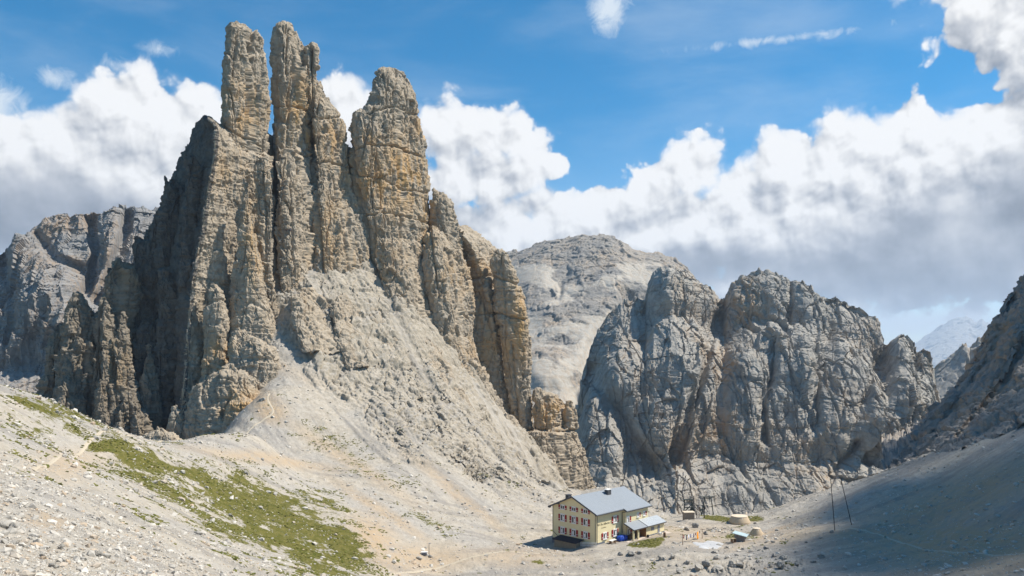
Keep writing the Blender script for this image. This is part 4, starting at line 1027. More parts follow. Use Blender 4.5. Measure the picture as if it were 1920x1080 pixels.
# ---- material ropeway on the knoll
p = hit(1292, 975.5); ws = empty('winch_shed', p, math.radians(6)); tag(ws, 'squat brown concrete winch shed in front of a steel frame', 'shed')
MB().box((0, .4, .8), (2.7, 1.9, 2.3)).build('wall', M['concrete'], ws, bevel=.04); MB().box((0, .35, 2.03), (3.0, 2.2, .16)).build('roof', M['tank_top'], ws)
def trestle(p, legs, top, label):
    e = empty('cable_trestle', p); tag(e, label, 'pylon', 'steel ropeway frames behind the shed')
    for a, b in legs: MB().bar(a, b, .14, .12).build('leg', M['steel'], e)
    for a, b in top: MB().bar(a, b, .13).build('crossbar', M['steel'], e)
    return e
s_ = 222/F
p = hit(1297, 972); p[1] = 221; p[2] = gz(p[0], 221.0)
t1 = trestle(p, [((-1.5, 0, -.4), (-1.05, .3, 4.5)), ((-1.2, 1.8, -.4), (-.9, 1.0, 4.5)), ((1.35, 0, -.4), (.85, .3, 4.5)), ((1.6, 1.8, -.4), (1.05, 1.0, 4.5)), ((.5, 0, -.3), (.85, .3, 4.4))],
  [((-1.3, .3, 4.5), (1.2, .3, 4.5)), ((-1.2, 1.0, 4.5), (1.2, 1.0, 4.5)), ((-1.25, .15, 2.4), (1.05, .15, 2.4)), ((-1.35, .1, 1.2), (1.0, .25, 3.4))], 'lower dark steel ropeway frame rising behind the concrete shed')
dr = MB().bar((1.0, .1, 1.6), (1.0, .9, 1.6), .62, n=14); dr.build('cable_drum', M['black'], t1)
for k, (x, h_, lab) in enumerate(((1306.5, 2.6, 'thin wooden post beside the lower steel frame'), (1310.5, 3.0, 'taller wooden post right of the lower steel frame'))):
    q = hit(x, 972.5); o = MB().bar((0, 0, -.3), (.05, 0, h_), .11, .09).bar((-.25, 0, h_*.7), (.25, 0, h_*.72), .04).build('wooden_post', M['wood']); o.location = q; tag(o, lab, 'post')
q = hit(1320.5, 972); o = MB().bar((0, 0, -.3), (0, 0, 3.2), .12, .12).box((0, -.05, 2.75), (.42, .3, .9)).build('signal_post', M['black']); o.location = q; tag(o, 'black post with a box at its head between the two steel frames', 'post')
q = hit(1337, 971); q[1] = 222; q[2] = gz(q[0], 222.0)
trestle(q, [((-1.75, 0, -.4), (-.8, 0, 5.0)), ((1.65, 0, -.4), (.95, 0, 5.0)), ((-1.75, -.05, 0), (-2.05, .6, 2.2))], [((-1.4, 0, 5.05), (1.75, 0, 5.05)), ((-.85, 0, 4.65), (.95, 0, 4.65)), ((-1.3, 0, 2.1), (-.95, 0, 4.0))],
  'taller splayed steel ropeway frame standing alone on the turf edge')
# ---- water tanks and the small shed
def tank(px, py, r0, r1, h, label):
    p = hit(px, py); e = empty('water_tank', (p[0], p[1]+r0*.6, gz(p[0], p[1]+r0*.6)-.12)); tag(e, label, 'water tank', 'beige water tanks')
    MB().lathe([(r0*.93, -.2), (r0, .18), (r0*.985, .42), (r1*1.02, h-.06), (r1, h)], n=40).build('shell', M['tank'], e, smooth=True)
    MB().lathe([(r1*1.03, h+.003), (r1*1.04, h+.07), (r1*.5, h+.14), (.05, h+.16)], n=40).build('lid', M['tank_top'], e)
    MB().bar((.1, -r0*1.0, 0), (.06, -r1*1.01, h), .05).build('pipe', M['white'], e)
tank(1390, 983.5, 2.75, 2.05, 1.75, 'broad low beige water tank on the green knoll edge')
tank(1421, 1004.5, 1.6, .85, 1.55, 'smaller beige conical water tank beside the green roofed shed')
p = hit(1388, 1015.5); sh = empty('shed', p, math.radians(-28)); tag(sh, 'little stone shed with a tilted pale green roof', 'shed')
MB().prism([(-1.15, -.7, -.6), (1.15, -.7, -.6), (1.15, -.7, 1.35), (-1.15, -.7, 1.75)], (0, 1.8, 0)).build('wall', M['shed_wall'], sh)
MB().prism([(-1.55, -1.05, 1.86), (1.55, -1.05, 1.33), (1.55, 1.6, 1.33), (-1.55, 1.6, 1.86)], (0, 0, .12)).build('roof', M['teal_roof'], sh)
MB().box((.2, -.73, .5), (.7, .05, 1.3)).build('door', M['shed_wall'], sh)
p = hit(1375, 1018); cr = empty('crate', p, .5); tag(cr, 'open brown wooden crate beside the green roofed shed', 'crate')
MB().box((0, 0, .12), (.95, .75, .08)).box((-.44, 0, .5), (.06, .75, .8)).box((.44, 0, .5), (.06, .75, .8)).build('box', M['wood'], cr); MB().box((0, .1, 1.0), (1.3, .8, .06), Matrix.Rotation(.2, 3, 'Y')).build('lid', M['pale_wood'], cr)
# ---- pole gantry on the right slope
pl_, pr_ = hit(1565.5, 994.5), hit(1597.5, 984)
ga = empty('pole_gantry', pl_); tag(ga, 'tall leaning pole gantry with one crossbar on the right slope', 'pylon')
Yt = (pl_[1]+pr_[1])/2
ta = P(1557.5, 898, pl_[1]+1.0)-pl_; tb_ = P(1576.5, 897, pl_[1]+1.5)-pl_
MB().bar((0, 0, -.4), ta, .09, .075).build('pole', M['black'], ga); MB().bar(Vector(pr_-pl_)-Vector((0, 0, .4)), tb_, .09, .075).build('pole', M['black'], ga)
dx = (Vector(tb_)-Vector(ta)).normalized(); MB().bar(Vector(ta)-dx*.25, Vector(tb_)+dx*.25, .08).build('crossbar', M['black'], ga)
MB().box(Vector(tb_)*.55+Vector(pr_-pl_)*.0+Vector((1.4, .2, 1.6)), (.5, .3, .5)).build('bracket', M['black'], ga) if False else None
# ---- signpost on the saddle
p = hit(804.5, 1043); sg = empty('signpost', p); tag(sg, 'thin grey signpost on the saddle left of the hut', 'signpost')
MB().bar((0, 0, -.2), (0, 0, 2.5), .075, .065).build('pole', M['shed_wall'], sg); MB().box((.1, -.06, 2.55), (.5, .03, .22)).build('sign', M['white'], sg)
p = hit(795.5, 1042); o = MB().box((0, 0, .32), (1.2, .5, .5)).box((0, .02, .62), (1.35, .62, .1)).build('stone_bench', M['white'], bevel=.03); o.location = p; tag(o, 'white stone bench at the foot of the signpost', 'bench')
p = hit(794.5, 1040.8); o = MB().box((0, -.12, .3), (1.0, .06, .34)).build('dark_panel', M['plinth']); o.parent = None; o.location = hit(795.5, 1042)+np.array([0, -.18, 0]); tag(o, 'dark grey board leaning against the white stone bench', 'board')

# ---- old snow in the hollow
poly = [(1309,1024),(1320,1018),(1333,1013),(1345,1015),(1357,1018),(1352,1022),(1349,1026),(1336,1028),(1322,1031),(1314,1030),(1311,1027)]
pw = [hit(*q) for q in poly]; pc = np.mean(pw, 0)
v = []; nr = 9; na = 44
ang = np.array([math.atan2(q[1]-pc[1], q[0]-pc[0]) for q in pw]); rad = np.array([math.hypot(q[0]-pc[0], q[1]-pc[1]) for q in pw])
od = np.argsort(ang); ang, rad = ang[od], rad[od]
th_ = np.linspace(-math.pi, math.pi, na, endpoint=False); rt = np.interp(th_, np.concatenate([ang-2*math.pi, ang, ang+2*math.pi]), np.tile(rad, 3))
rt = rt*(1+.12*fbm(np.cos(th_)*3, np.sin(th_)*3, th_*0, 3))
R_ = np.linspace(.02, 1, nr)[:, None]*rt[None]
X_ = pc[0]+R_*np.cos(th_); Y_ = pc[1]+R_*np.sin(th_)
Z_ = ground_z(X_, Y_)[0]+.22*(1-np.linspace(0, 1, nr)[:, None]**3)+.06*fbm(X_*1.5, Y_*1.5, X_*0, 3)-.08*(np.linspace(0, 1, nr)[:, None] > .99)
me = np_mesh('snow_patch', np.stack([X_, Y_, Z_], -1).reshape(-1, 3), grid_quads(na, nr, True), True)
tag(link_mesh('snow_patch', me, M['snow']), 'dirty white patch of old snow in the hollow by the clothes line', 'snow patch')

# ---- footpaths worn into the slopes
def path(pts, wd, label):
    P_ = np.array(pts); seg = np.hypot(*np.diff(P_, axis=0).T); s = np.concatenate([[0], np.cumsum(seg)])
    n = int(s[-1]/.5); t = np.linspace(0, s[-1], n); x = np.interp(t, s, P_[:, 0]); y = np.interp(t, s, P_[:, 1])
    k = np.ones(9)/9; x[4:-4] = np.convolve(x, k, 'valid'); y[4:-4] = np.convolve(y, k, 'valid')
    tx, ty = np.gradient(x), np.gradient(y); L = np.hypot(tx, ty); nx, ny = -ty/L, tx/L
    o = np.linspace(-1, 1, 7); w = wd*(1+.35*fbm(t/3, t*0, t*0+4, 3))
    X = x[:, None]+nx[:, None]*o*w[:, None]; Y = y[:, None]+ny[:, None]*o*w[:, None]
    Z = ground_z(X, Y)[0]; Z = Z*.5+Z.mean(1, keepdims=True)*.5+.05-.10*np.abs(o)**3
    me = np_mesh('footpath', np.stack([X, Y, Z], -1).reshape(-1, 3), grid_quads(7, n), True)
    tag(link_mesh('footpath', me, M['trail']), label, kind='structure')
M['trail'] = plain_mat('trodden_gravel', (.45, .385, .29), .95, .3, 1.5, .4)
path(PATH_A, .36, 'narrow pale footpath along the saddle to the knoll'); path(PATH_C, .5, 'worn pale track crossing the saddle to the hut'); path(PATH_B, .45, 'thin footpath crossing the shaded slope on the right')
print('props', round(time.time()-T0, 1))
# ---------------------------------------------------------------- boulders, rubble, turf
def stone_mesh(seed, sub=2, flat=.7, cuts=9):
    rs = np.random.RandomState(seed)
    bm = bmesh.new(); bmesh.ops.create_icosphere(bm, subdivisions=sub, radius=1.0)
    V = np.array([v.co[:] for v in bm.verts]); Fc = np.array([[v.index for v in f.verts] for f in bm.faces]); bm.free()
    for _ in range(cuts):
        n = rs.normal(size=3); n /= np.linalg.norm(n); d = rs.uniform(.45, .8)
        k = V@n-d; V = V-np.maximum(k, 0)[:, None]*n
    V = V*np.array([1, rs.uniform(.65, .95), flat*rs.uniform(.8, 1.15)])
    return V, Fc
def boulder(px, py, wpx, label, group=None, seed=None, name='boulder', rise=.35, tall=.8):
    p = hit(px, py); seed = seed if seed is not None else int(px*7+py)
    V, Fc = stone_mesh(seed, 4, tall, 12)
    r = wpx/2/F*p[1]
    V = V*r
    V = V+V/np.linalg.norm(V, axis=1, keepdims=True)*(rock_disp(V+np.array([px, py, 0.]), .10*max(r, .5), 1.0, seed % 40)*.9)[:, None]
    me = np_mesh(name, V, Fc, True, {'mask': np.full((len(V), 3), .25)})
    o = link_mesh(name, me, M['boulder']); o.location = (p[0], p[1]+r*.4, p[2]+r*rise*tall); o.rotation_euler = (0, 0, seed % 7)
    return tag(o, label, 'boulder', group)
for q in (
 (1289,995,14,'pale pointed boulder above the clothes line, left of a twin'), (1306,990,15,'rounded grey boulder uphill of the pointed one, below the steel frames'),
 (1324,1003,13,'flat dark-sided boulder right of the clothes line end post'), (1229,1013,5,'small dark stone on the green turf before the lean-to'), (1254,1008,6,'low flat stone just right of the wooden stump'),
 (1341,1038,14,'rounded boulder just below the old snow patch'), (1348,1034,7,'small stone tucked against the boulder below the snow'), (1363,1028,8,'flat stone right of the snow patch'), (1437,1029,10,'dark wedge stone alone on the gravel slope right of the shed'), (1474,1012,6,'small dark stone high on the gravel, right of the conical tank'), (1437,1018,6,'flat little stone just below the conical tank'),
 (1242,1052,24,'broad pale boulder on the flat below the lean-to'), (1263,1048,15,'brownish boulder touching the right side of the broad pale one'), (1229,1057,10,'small stone at the left foot of the broad pale boulder'), (1256,1063,9,'dark stone alone below the broad pale boulder'), (1270,1062,11,'upright little boulder left of the bottom outcrop'),
 (1290,1059,18,'grey angular boulder at the upper left of the outcrop'), (1275,1075,18,'round dark boulder lowest left at the bottom edge'), (1310,1070,26,'long boulder in the middle of the bottom outcrop'), (1327,1063,20,'ribbed boulder at the top of the bottom outcrop'), (1347,1075,28,'largest dark boulder of the bottom outcrop'),
 (1372,1066,22,'pale boulder right of the largest outcrop boulder'), (1389,1063,17,'rightmost boulder of the bottom outcrop'), (1344,1049,12,'squarish stone between the snow boulder and the outcrop'), (1363,1047,10,'dark small stone with turf beside it'), (1381,1042,9,'low stone on the turf tuft right of centre'),
 (1423,1054,13,'upright grey boulder alone on the shaded gravel'), (1452,1044,12,'dark low boulder above the black outcrop'), (1444,1063,10,'small stone left of the black outcrop'), (1470,1050,18,'pale block on top of the black outcrop'), (1466,1066,26,'black-shadowed outcrop block near the bottom right'), (1494,1060,10,'stone just right of the black outcrop'), (1426,1074,12,'stone at the bottom edge below the upright boulder'), (1394,1031,7,'small stone below the wooden crate'),
 (18,998,22,'tan boulder near the left edge of the foreground scree'), (4,991,15,'pale boulder cut by the left picture edge'), (110,1033,15,'pale slab with a dark undercut in the foreground scree'), (128,1033,12,'tan slab right of the undercut slab'), (76,1046,18,'long tan slab in the foreground rubble'), (180,1042,19,'white block at the right of the foreground rubble'), (97,1066,14,'white block near the bottom of the foreground rubble'), (118,1056,16,'long pale wedge in the foreground rubble'),
 (460,889,13,'white boulder by itself on the saddle above the turf'), (492,863,10,'dark-sided stone on the saddle gravel'), (333,889,7,'little white boulder on the turf below the saddle'), (806,1046,10,'white rock right of the signpost foot'), (785,1050,12,'pale flat rock left of the stone bench'),
 (490,752,13,'block lying on the knoll beside the path'), (1560,1000,11,'dark stone at the foot of the left gantry pole'), (1539,1010,9,'stone on the gravel left of the gantry'), (1513,1018,10,'grey stone below and left of the gantry'),
 (1540,1047,16,'boulder half sunk in the gravel below the path start'), (1527,1056,10,'stone left of the half sunk boulder'),
 (1165,1043,14,'pale low boulder on the flat below the hut'), (1186,1041,18,'wide cracked boulder on the flat below the porch'), (1200,1040,12,'stone at the right end of the cracked boulder'), (1174,1053,9,'small stone below the cracked boulder')):
    boulder(*q)
for k in range(13):
    x = 1326+k*3.9; boulder(x, 993+2.2*math.sin(k*1.3)+.05*k, 4+2.2*rnd.random(), 'grey stone in the row of stones along the turf below the big tank', 'row of stones below the big tank', seed=600+k, name='stone')

# loose rubble over the scree
def scatter(name, mat, px, py_weight, n, size, sel, flat, sink, shapes, label, seed, kind='stuff', cols=None):
    rs = np.random.RandomState(seed)
    Y = py_weight(rs, n); u = rs.uniform(*px, n); x = (u-HX)/F*Y
    z, g, r, d = ground_z(x, Y)
    keep = sel(rs, x, Y, z, g, r, d); x, Y, z = x[keep], Y[keep], z[keep]
    m = len(x); s = size(rs, m, Y)
    ang = rs.uniform(0, 2*math.pi, m); tl = rs.uniform(-.35, .35, (m, 2)); pick = rs.randint(0, len(shapes), m)
    Vs, Fs, cs = [], [], []; off = 0
    for k, (V, Fc) in enumerate(shapes):
        i = np.nonzero(pick == k)[0]; q = len(i)
        c, sn = np.cos(ang[i])[:, None], np.sin(ang[i])[:, None]
        zz = V[None, :, 2]*flat+V[None, :, 0]*tl[i, :1]+V[None, :, 1]*tl[i, 1:]
        W_ = np.stack([c*V[None, :, 0]-sn*V[None, :, 1], sn*V[None, :, 0]+c*V[None, :, 1], zz], -1)*s[i][:, None, None]
        W_ = W_+np.stack([x[i], Y[i], z[i]+sink*s[i]], -1)[:, None]
        Vs.append(W_.reshape(-1, 3)); Fs.append((Fc[None]+(np.arange(q)*len(V))[:, None, None]).reshape(-1, 3)+off); off += q*len(V)
        cs.append(np.repeat(rs.rand(q, 3), len(V), 0))
    me = np_mesh(name, np.concatenate(Vs), np.concatenate(Fs), False, {'mask': np.concatenate(cs)})
    return tag(link_mesh(name, me, mat), label, kind=kind)
def rub_mat():
    m, nt = new_mat('loose_stones'); N = NT_(nt)
    at = N.n('ShaderNodeAttribute', attribute_name='mask'); sep = N.n('ShaderNodeSeparateColor'); N.l(at.outputs['Color'], sep.inputs[0])
    geo = N.n('ShaderNodeNewGeometry'); f = N.noise(geo.outputs['Position'], 6, 4, .6)
    c = N.mix(sep.outputs[0], (.36, .335, .295), (.60, .555, .485)); c = N.mix(N.ramp(sep.outputs[1], .75, 1.0), c, (.45, .35, .25))
    c = N.hsv(c, .5, 1, N.math('ADD', .75, N.math('MULTIPLY', f, .5)))
    b = N.n('ShaderNodeBsdfPrincipled'); N.l(c, b.inputs['Base Color']); b.inputs['Roughness'].default_value = .95; b.inputs['Specular IOR Level'].default_value = .1
    o = N.n('ShaderNodeOutputMaterial'); N.l(b.outputs[0], o.inputs[0]); return m
def turf_mat():
    m, nt = new_mat('turf_cushions'); N = NT_(nt)
    at = N.n('ShaderNodeAttribute', attribute_name='mask'); sep = N.n('ShaderNodeSeparateColor'); N.l(at.outputs['Color'], sep.inputs[0])
    geo = N.n('ShaderNodeNewGeometry'); f = N.noise(geo.outputs['Position'], 5, 4, .7)
    c = N.mix(sep.outputs[0], (.085, .095, .02), (.18, .165, .05)); c = N.mix(N.ramp(sep.outputs[1], .8, 1.0), c, (.22, .20, .09))
    c = N.hsv(c, .5, 1, N.math('ADD', .6, N.math('MULTIPLY', f, .8)))
    b = N.n('ShaderNodeBsdfPrincipled'); N.l(c, b.inputs['Base Color']); b.inputs['Roughness'].default_value = .9; b.inputs['Specular IOR Level'].default_value = .1
    o = N.n('ShaderNodeOutputMaterial'); N.l(b.outputs[0], o.inputs[0]); return m
SH = [stone_mesh(900+k, 1, .75, 8) for k in range(8)]
def logY(a, b): return lambda rs, n: np.exp(rs.uniform(math.log(a), math.log(b), n))
def linY(a, b): return lambda rs, n: rs.uniform(a, b, n)
nohut = lambda x, y: ~((hut_local(x, y)[0] > -4.5) & (hut_local(x, y)[0] < 14) & (hut_local(x, y)[1] > -3.5) & (hut_local(x, y)[1] < 23))
scatter('rubble', rub_mat(), (-120, 700), logY(22, 90), 42000, lambda rs, n, Y: np.clip(.024*(1-rs.rand(n))**-.5*(Y/30)**.6, .02, .34), lambda rs, x, y, z, g, r, d: rs.rand(len(x)) > g*.9, .9, .12, SH, 'loose pale stones strewn over the near scree', 5)
scatter('rubble', bpy.data.materials['loose_stones'], (-100, 2100), linY(88, 300), 60000, lambda rs, n, Y: np.clip(.09*(1-rs.rand(n))**-.5, .08, .75), lambda rs, x, y, z, g, r, d: (rs.rand(len(x)) > g*.35) & nohut(x, y) & (rs.rand(len(x)) < .35+.65*sstep(-.2, .4, vnoise(x/9, y/9, x*0))), .8, .1, SH, 'loose grey stones over the saddle and the far scree', 6)
CU = []
for k in range(6):
    V, Fc = stone_mesh(950+k, 1, .55, 0); rs = np.random.RandomState(k); V = V*(1+rs.uniform(-.3, .3, (len(V), 1))); CU.append((V, Fc))
def turf_sel(rs, x, y, z, g, r, d):
    n = .55*vnoise(x/.9, y/.9, x*0+3)+.45*vnoise(x/3.5, y/3.5, x*0+8)+.4*vnoise((x*.7+y*.7)/9, (-x*.7+y*.7)/2.2, x*0+5)
    return (g+n*1.15 > .72+.25*rs.rand(len(x))) & nohut(x, y)
scatter('grass', turf_mat(), (-60, 1500), linY(70, 245), 150000, lambda rs, n, Y: rs.uniform(.13, .36, n), turf_sel, .55, .0, CU, 'low turf cushions growing between the stones', 7)
print('stones', round(time.time()-T0, 1))
# ---------------------------------------------------------------- two climbers resting on the ledge at the foot of the second tower
from mathutils.bvhtree import BVHTree
def wall_point(px, py, objs):
    d = Vector(P(px, py, 1.0)).normalized(); best = None
    for ob in objs:
        me = ob.data; nv = len(me.vertices); co_ = np.zeros(nv*3, np.float32); me.vertices.foreach_get('co', co_); co_ = co_.reshape(-1, 3)
        q = np.zeros(len(me.polygons)*4, np.int32); me.polygons.foreach_get('vertices', q); q = q.reshape(-1, 4)
        c = co_[q[:, 0]]; k = (np.abs(HX+c[:, 0]/c[:, 1]*F-px) < 12) & (np.abs(HY-c[:, 2]/c[:, 1]*F-py) < 12)
        q = q[k]
        if not len(q): continue
        u, inv = np.unique(q, return_inverse=True)
        t = BVHTree.FromPolygons([tuple(map(float, v)) for v in co_[u]], [tuple(map(int, f)) for f in inv.reshape(-1, 4)])
        h = t.ray_cast(Vector((0, 0, 0)), d)
        if h[0] is not None and (best is None or h[3] < best[1]): best = (h[0], h[3])
    return best[0] if best else Vector(P(px, py, 300))
def climber(px, py, jacket, trousers, lean, label):
    p = wall_point(px, py, (T1, T2, B1))
    S = {'pelvis': (0, 0, .55, .15), 'waist': (0, -.02, .72, .14), 'chest': (0, -.06+lean, .95, .17), 'neck': (0, -.07+lean, 1.13, .065), 'head': (0, -.10+lean, 1.28, .115), 'crown': (0, -.09+lean, 1.38, .10)}
    for s, nm in ((-1, 'l'), (1, 'r')):
        S['hip'+nm] = (s*.10, -.03, .50, .11); S['knee'+nm] = (s*.17, -.40, .48+.04*s, .075); S['ankle'+nm] = (s*.17, -.32, .08, .05); S['toe'+nm] = (s*.18, -.52, .04, .045)
        S['shoulder'+nm] = (s*.19, -.05+lean, 1.05, .075); S['elbow'+nm] = (s*.27, -.22+lean, .82, .055); S['wrist'+nm] = (s*.16, -.42+lean, .78, .04); S['palm'+nm] = (s*.13, -.50+lean, .78, .045)
    E = [('pelvis', 'waist'), ('waist', 'chest'), ('chest', 'neck'), ('neck', 'head'), ('head', 'crown')]
    for nm in 'lr': E += [('pelvis', 'hip'+nm), ('hip'+nm, 'knee'+nm), ('knee'+nm, 'ankle'+nm), ('ankle'+nm, 'toe'+nm), ('chest', 'shoulder'+nm), ('shoulder'+nm, 'elbow'+nm), ('elbow'+nm, 'wrist'+nm), ('wrist'+nm, 'palm'+nm)]
    nm = list(S); me = bpy.data.meshes.new('person_bones'); me.from_pydata([S[k][:3] for k in nm], [(nm.index(a), nm.index(b)) for a, b in E], [])
    tmp = bpy.data.objects.new('person_bones', me); C.objects.link(tmp)
    sk = tmp.modifiers.new('skin', 'SKIN'); sk.use_smooth_shade = True
    for i, k in enumerate(nm): me.skin_vertices[0].data[i].radius = (S[k][3],)*2; me.skin_vertices[0].data[i].use_root = (k == 'pelvis')
    ss = tmp.modifiers.new('sub', 'SUBSURF'); ss.levels = 2
    dg = bpy.context.evaluated_depsgraph_get(); dg.update()
    bm_ = bpy.data.meshes.new_from_object(tmp.evaluated_get(dg)); bpy.data.objects.remove(tmp)
    o = link_mesh('person', bm_); bm_.materials.clear()
    for m_ in (plain_mat('jacket', jacket, .8, .2), plain_mat('trousers', trousers, .8, .2), plain_mat('skin', (.45, .27, .18), .6, .1)): bm_.materials.append(m_)
    for f in bm_.polygons:
        z, y = f.center.z, f.center.y
        f.material_index = 2 if z > 1.15 or y < -.46+lean and .70 < z < .9 else (1 if z < .66 else 0)
    o.location = p+Vector((0, -.05, -.62)); o.rotation_euler = (0, 0, math.radians(35))
    hm = MB().lathe([(.135, 0), (.14, .06), (.11, .13), (.05, .17)], c=(0, -.10+lean, 1.31), n=16).build('helmet', plain_mat('helmet', (.6, .6, .58), .4, .1), o, smooth=True)
    tag(o, label, 'person', 'climbers on the tower wall')
climber(537, 432, (.16, .03, .03), (.05, .04, .04), 0, 'seated climber in dark red on the ledge at the foot of the middle tower')
climber(544.5, 431.5, (.03, .06, .15), (.03, .04, .08), -.05, 'climber in dark blue beside the red one on the middle tower ledge')
print('people', round(time.time()-T0, 1))
# ---------------------------------------------------------------- cumulus overhead on the right: their shade lies on the slope and the far cliffs
SUN_AZ, SUN_EL = math.radians(6), math.radians(53)     # to the right of the view and a little behind the towers
SD = np.array([math.cos(SUN_AZ)*math.cos(SUN_EL), math.sin(SUN_AZ)*math.cos(SUN_EL), math.sin(SUN_EL)])
mcl, nt = new_mat('cloud_vapour'); N = NT_(nt)
pv = N.n('ShaderNodeVolumePrincipled'); pv.inputs['Density'].default_value = .09; pv.inputs['Color'].default_value = (1, 1, 1, 1)
out = N.n('ShaderNodeOutputMaterial'); N.l(pv.outputs[0], out.inputs['Volume'])
def cloud(spots, t, label, seed):
    """spots: (x, y, z, radius) of shaded places on the land; the cloud hangs t metres up the sun's ray"""
    Vs, Fs, off = [], [], 0
    for k, (x, y, z, r) in enumerate(spots):
        bm = bmesh.new(); bmesh.ops.create_icosphere(bm, subdivisions=5, radius=1.0)
        V = np.array([v.co[:] for v in bm.verts]); Fc = np.array([[v.index for v in f.verts] for f in bm.faces]); bm.free()
        n = fbm(V[:, 0]*1.7+seed+k, V[:, 1]*1.7, V[:, 2]*1.7, 5, .55)
        V = V*(1+.30*n)[:, None]*np.array([1, 1, .62])*r+(np.array([x, y, z])+SD*t)
        Vs.append(V); Fs.append(Fc+off); off += len(V)
    me = np_mesh('cloud', np.concatenate(Vs), np.concatenate(Fs), True)
    tag(link_mesh('cloud', me, mcl), label, 'cloud', kind='structure')
def gp(px, py): p = hit(px, py); return p
c1 = [(*gp(1790, 1000), 26), (*gp(1900, 1040), 30), (*gp(1760, 1060), 18), (*gp(1900, 950), 30), (*gp(1720, 925), 20), (*gp(1820, 900), 26), (*gp(1640, 940), 13), (*gp(1585, 950), 7), (*gp(1850, 840), 24), (*gp(1700, 985), 14), (*gp(1760, 965), 20), (*gp(1850, 960), 24), (*gp(1710, 1030), 14), (*gp(1680, 945), 14), (*gp(1720, 1075), 12), (*P(1860,640,262), 26), (*P(1790,745,250), 20), (*P(1900,560,275), 30), (*P(1740,820,240), 12), (150, 150, -20, 45), (130, 95, -25, 45)]
cloud(c1, 1250, 'white cumulus high over the right slope, outside the picture', 3)
print('clouds', round(time.time()-T0, 1))
# ---------------------------------------------------------------- mountain air
bm = bmesh.new(); bmesh.ops.create_cube(bm, size=1.0)
for v in bm.verts: v.co = Vector((v.co.x*32000, v.co.y*22000+10500, (-255 if v.co.z < 0 else 900)))
me = bpy.data.meshes.new('haze'); bm.to_mesh(me); bm.free()
m, nt = new_mat('mountain_air'); N = NT_(nt)
pv = N.n('ShaderNodeVolumePrincipled'); pv.inputs['Density'].default_value = .00006; pv.inputs['Color'].default_value = (.66, .80, 1.0, 1); pv.inputs['Anisotropy'].default_value = .1
out = N.n('ShaderNodeOutputMaterial'); N.l(pv.outputs[0], out.inputs['Volume'])
tag(link_mesh('haze', me, m), 'thin blue mountain air over the whole valley', kind='stuff')
# ---------------------------------------------------------------- camera, sun, sky
SUN_AZ, SUN_EL = math.radians(6), math.radians(53)     # to the right of the view and a little behind the towers
cam = bpy.data.cameras.new('camera'); co = bpy.data.objects.new('camera', cam); C.objects.link(co)
cam.sensor_width = 36; cam.lens = 36*F/1920; cam.shift_y = (HY-540)/1920; cam.clip_start = .1; cam.clip_end = 120000
co.location = (0, 0, 0); co.rotation_euler = (math.pi/2, 0, 0)
bpy.context.scene.camera = co
sdir = Vector((math.cos(SUN_AZ)*math.cos(SUN_EL), math.sin(SUN_AZ)*math.cos(SUN_EL), math.sin(SUN_EL)))
sl = bpy.data.lights.new('sun', 'SUN'); sl.energy = 5.0; sl.angle = math.radians(.53); sl.color = (1, .935, .83)
so = bpy.data.objects.new('sun', sl); C.objects.link(so); so.rotation_euler = sdir.to_track_quat('Z', 'Y').to_euler()

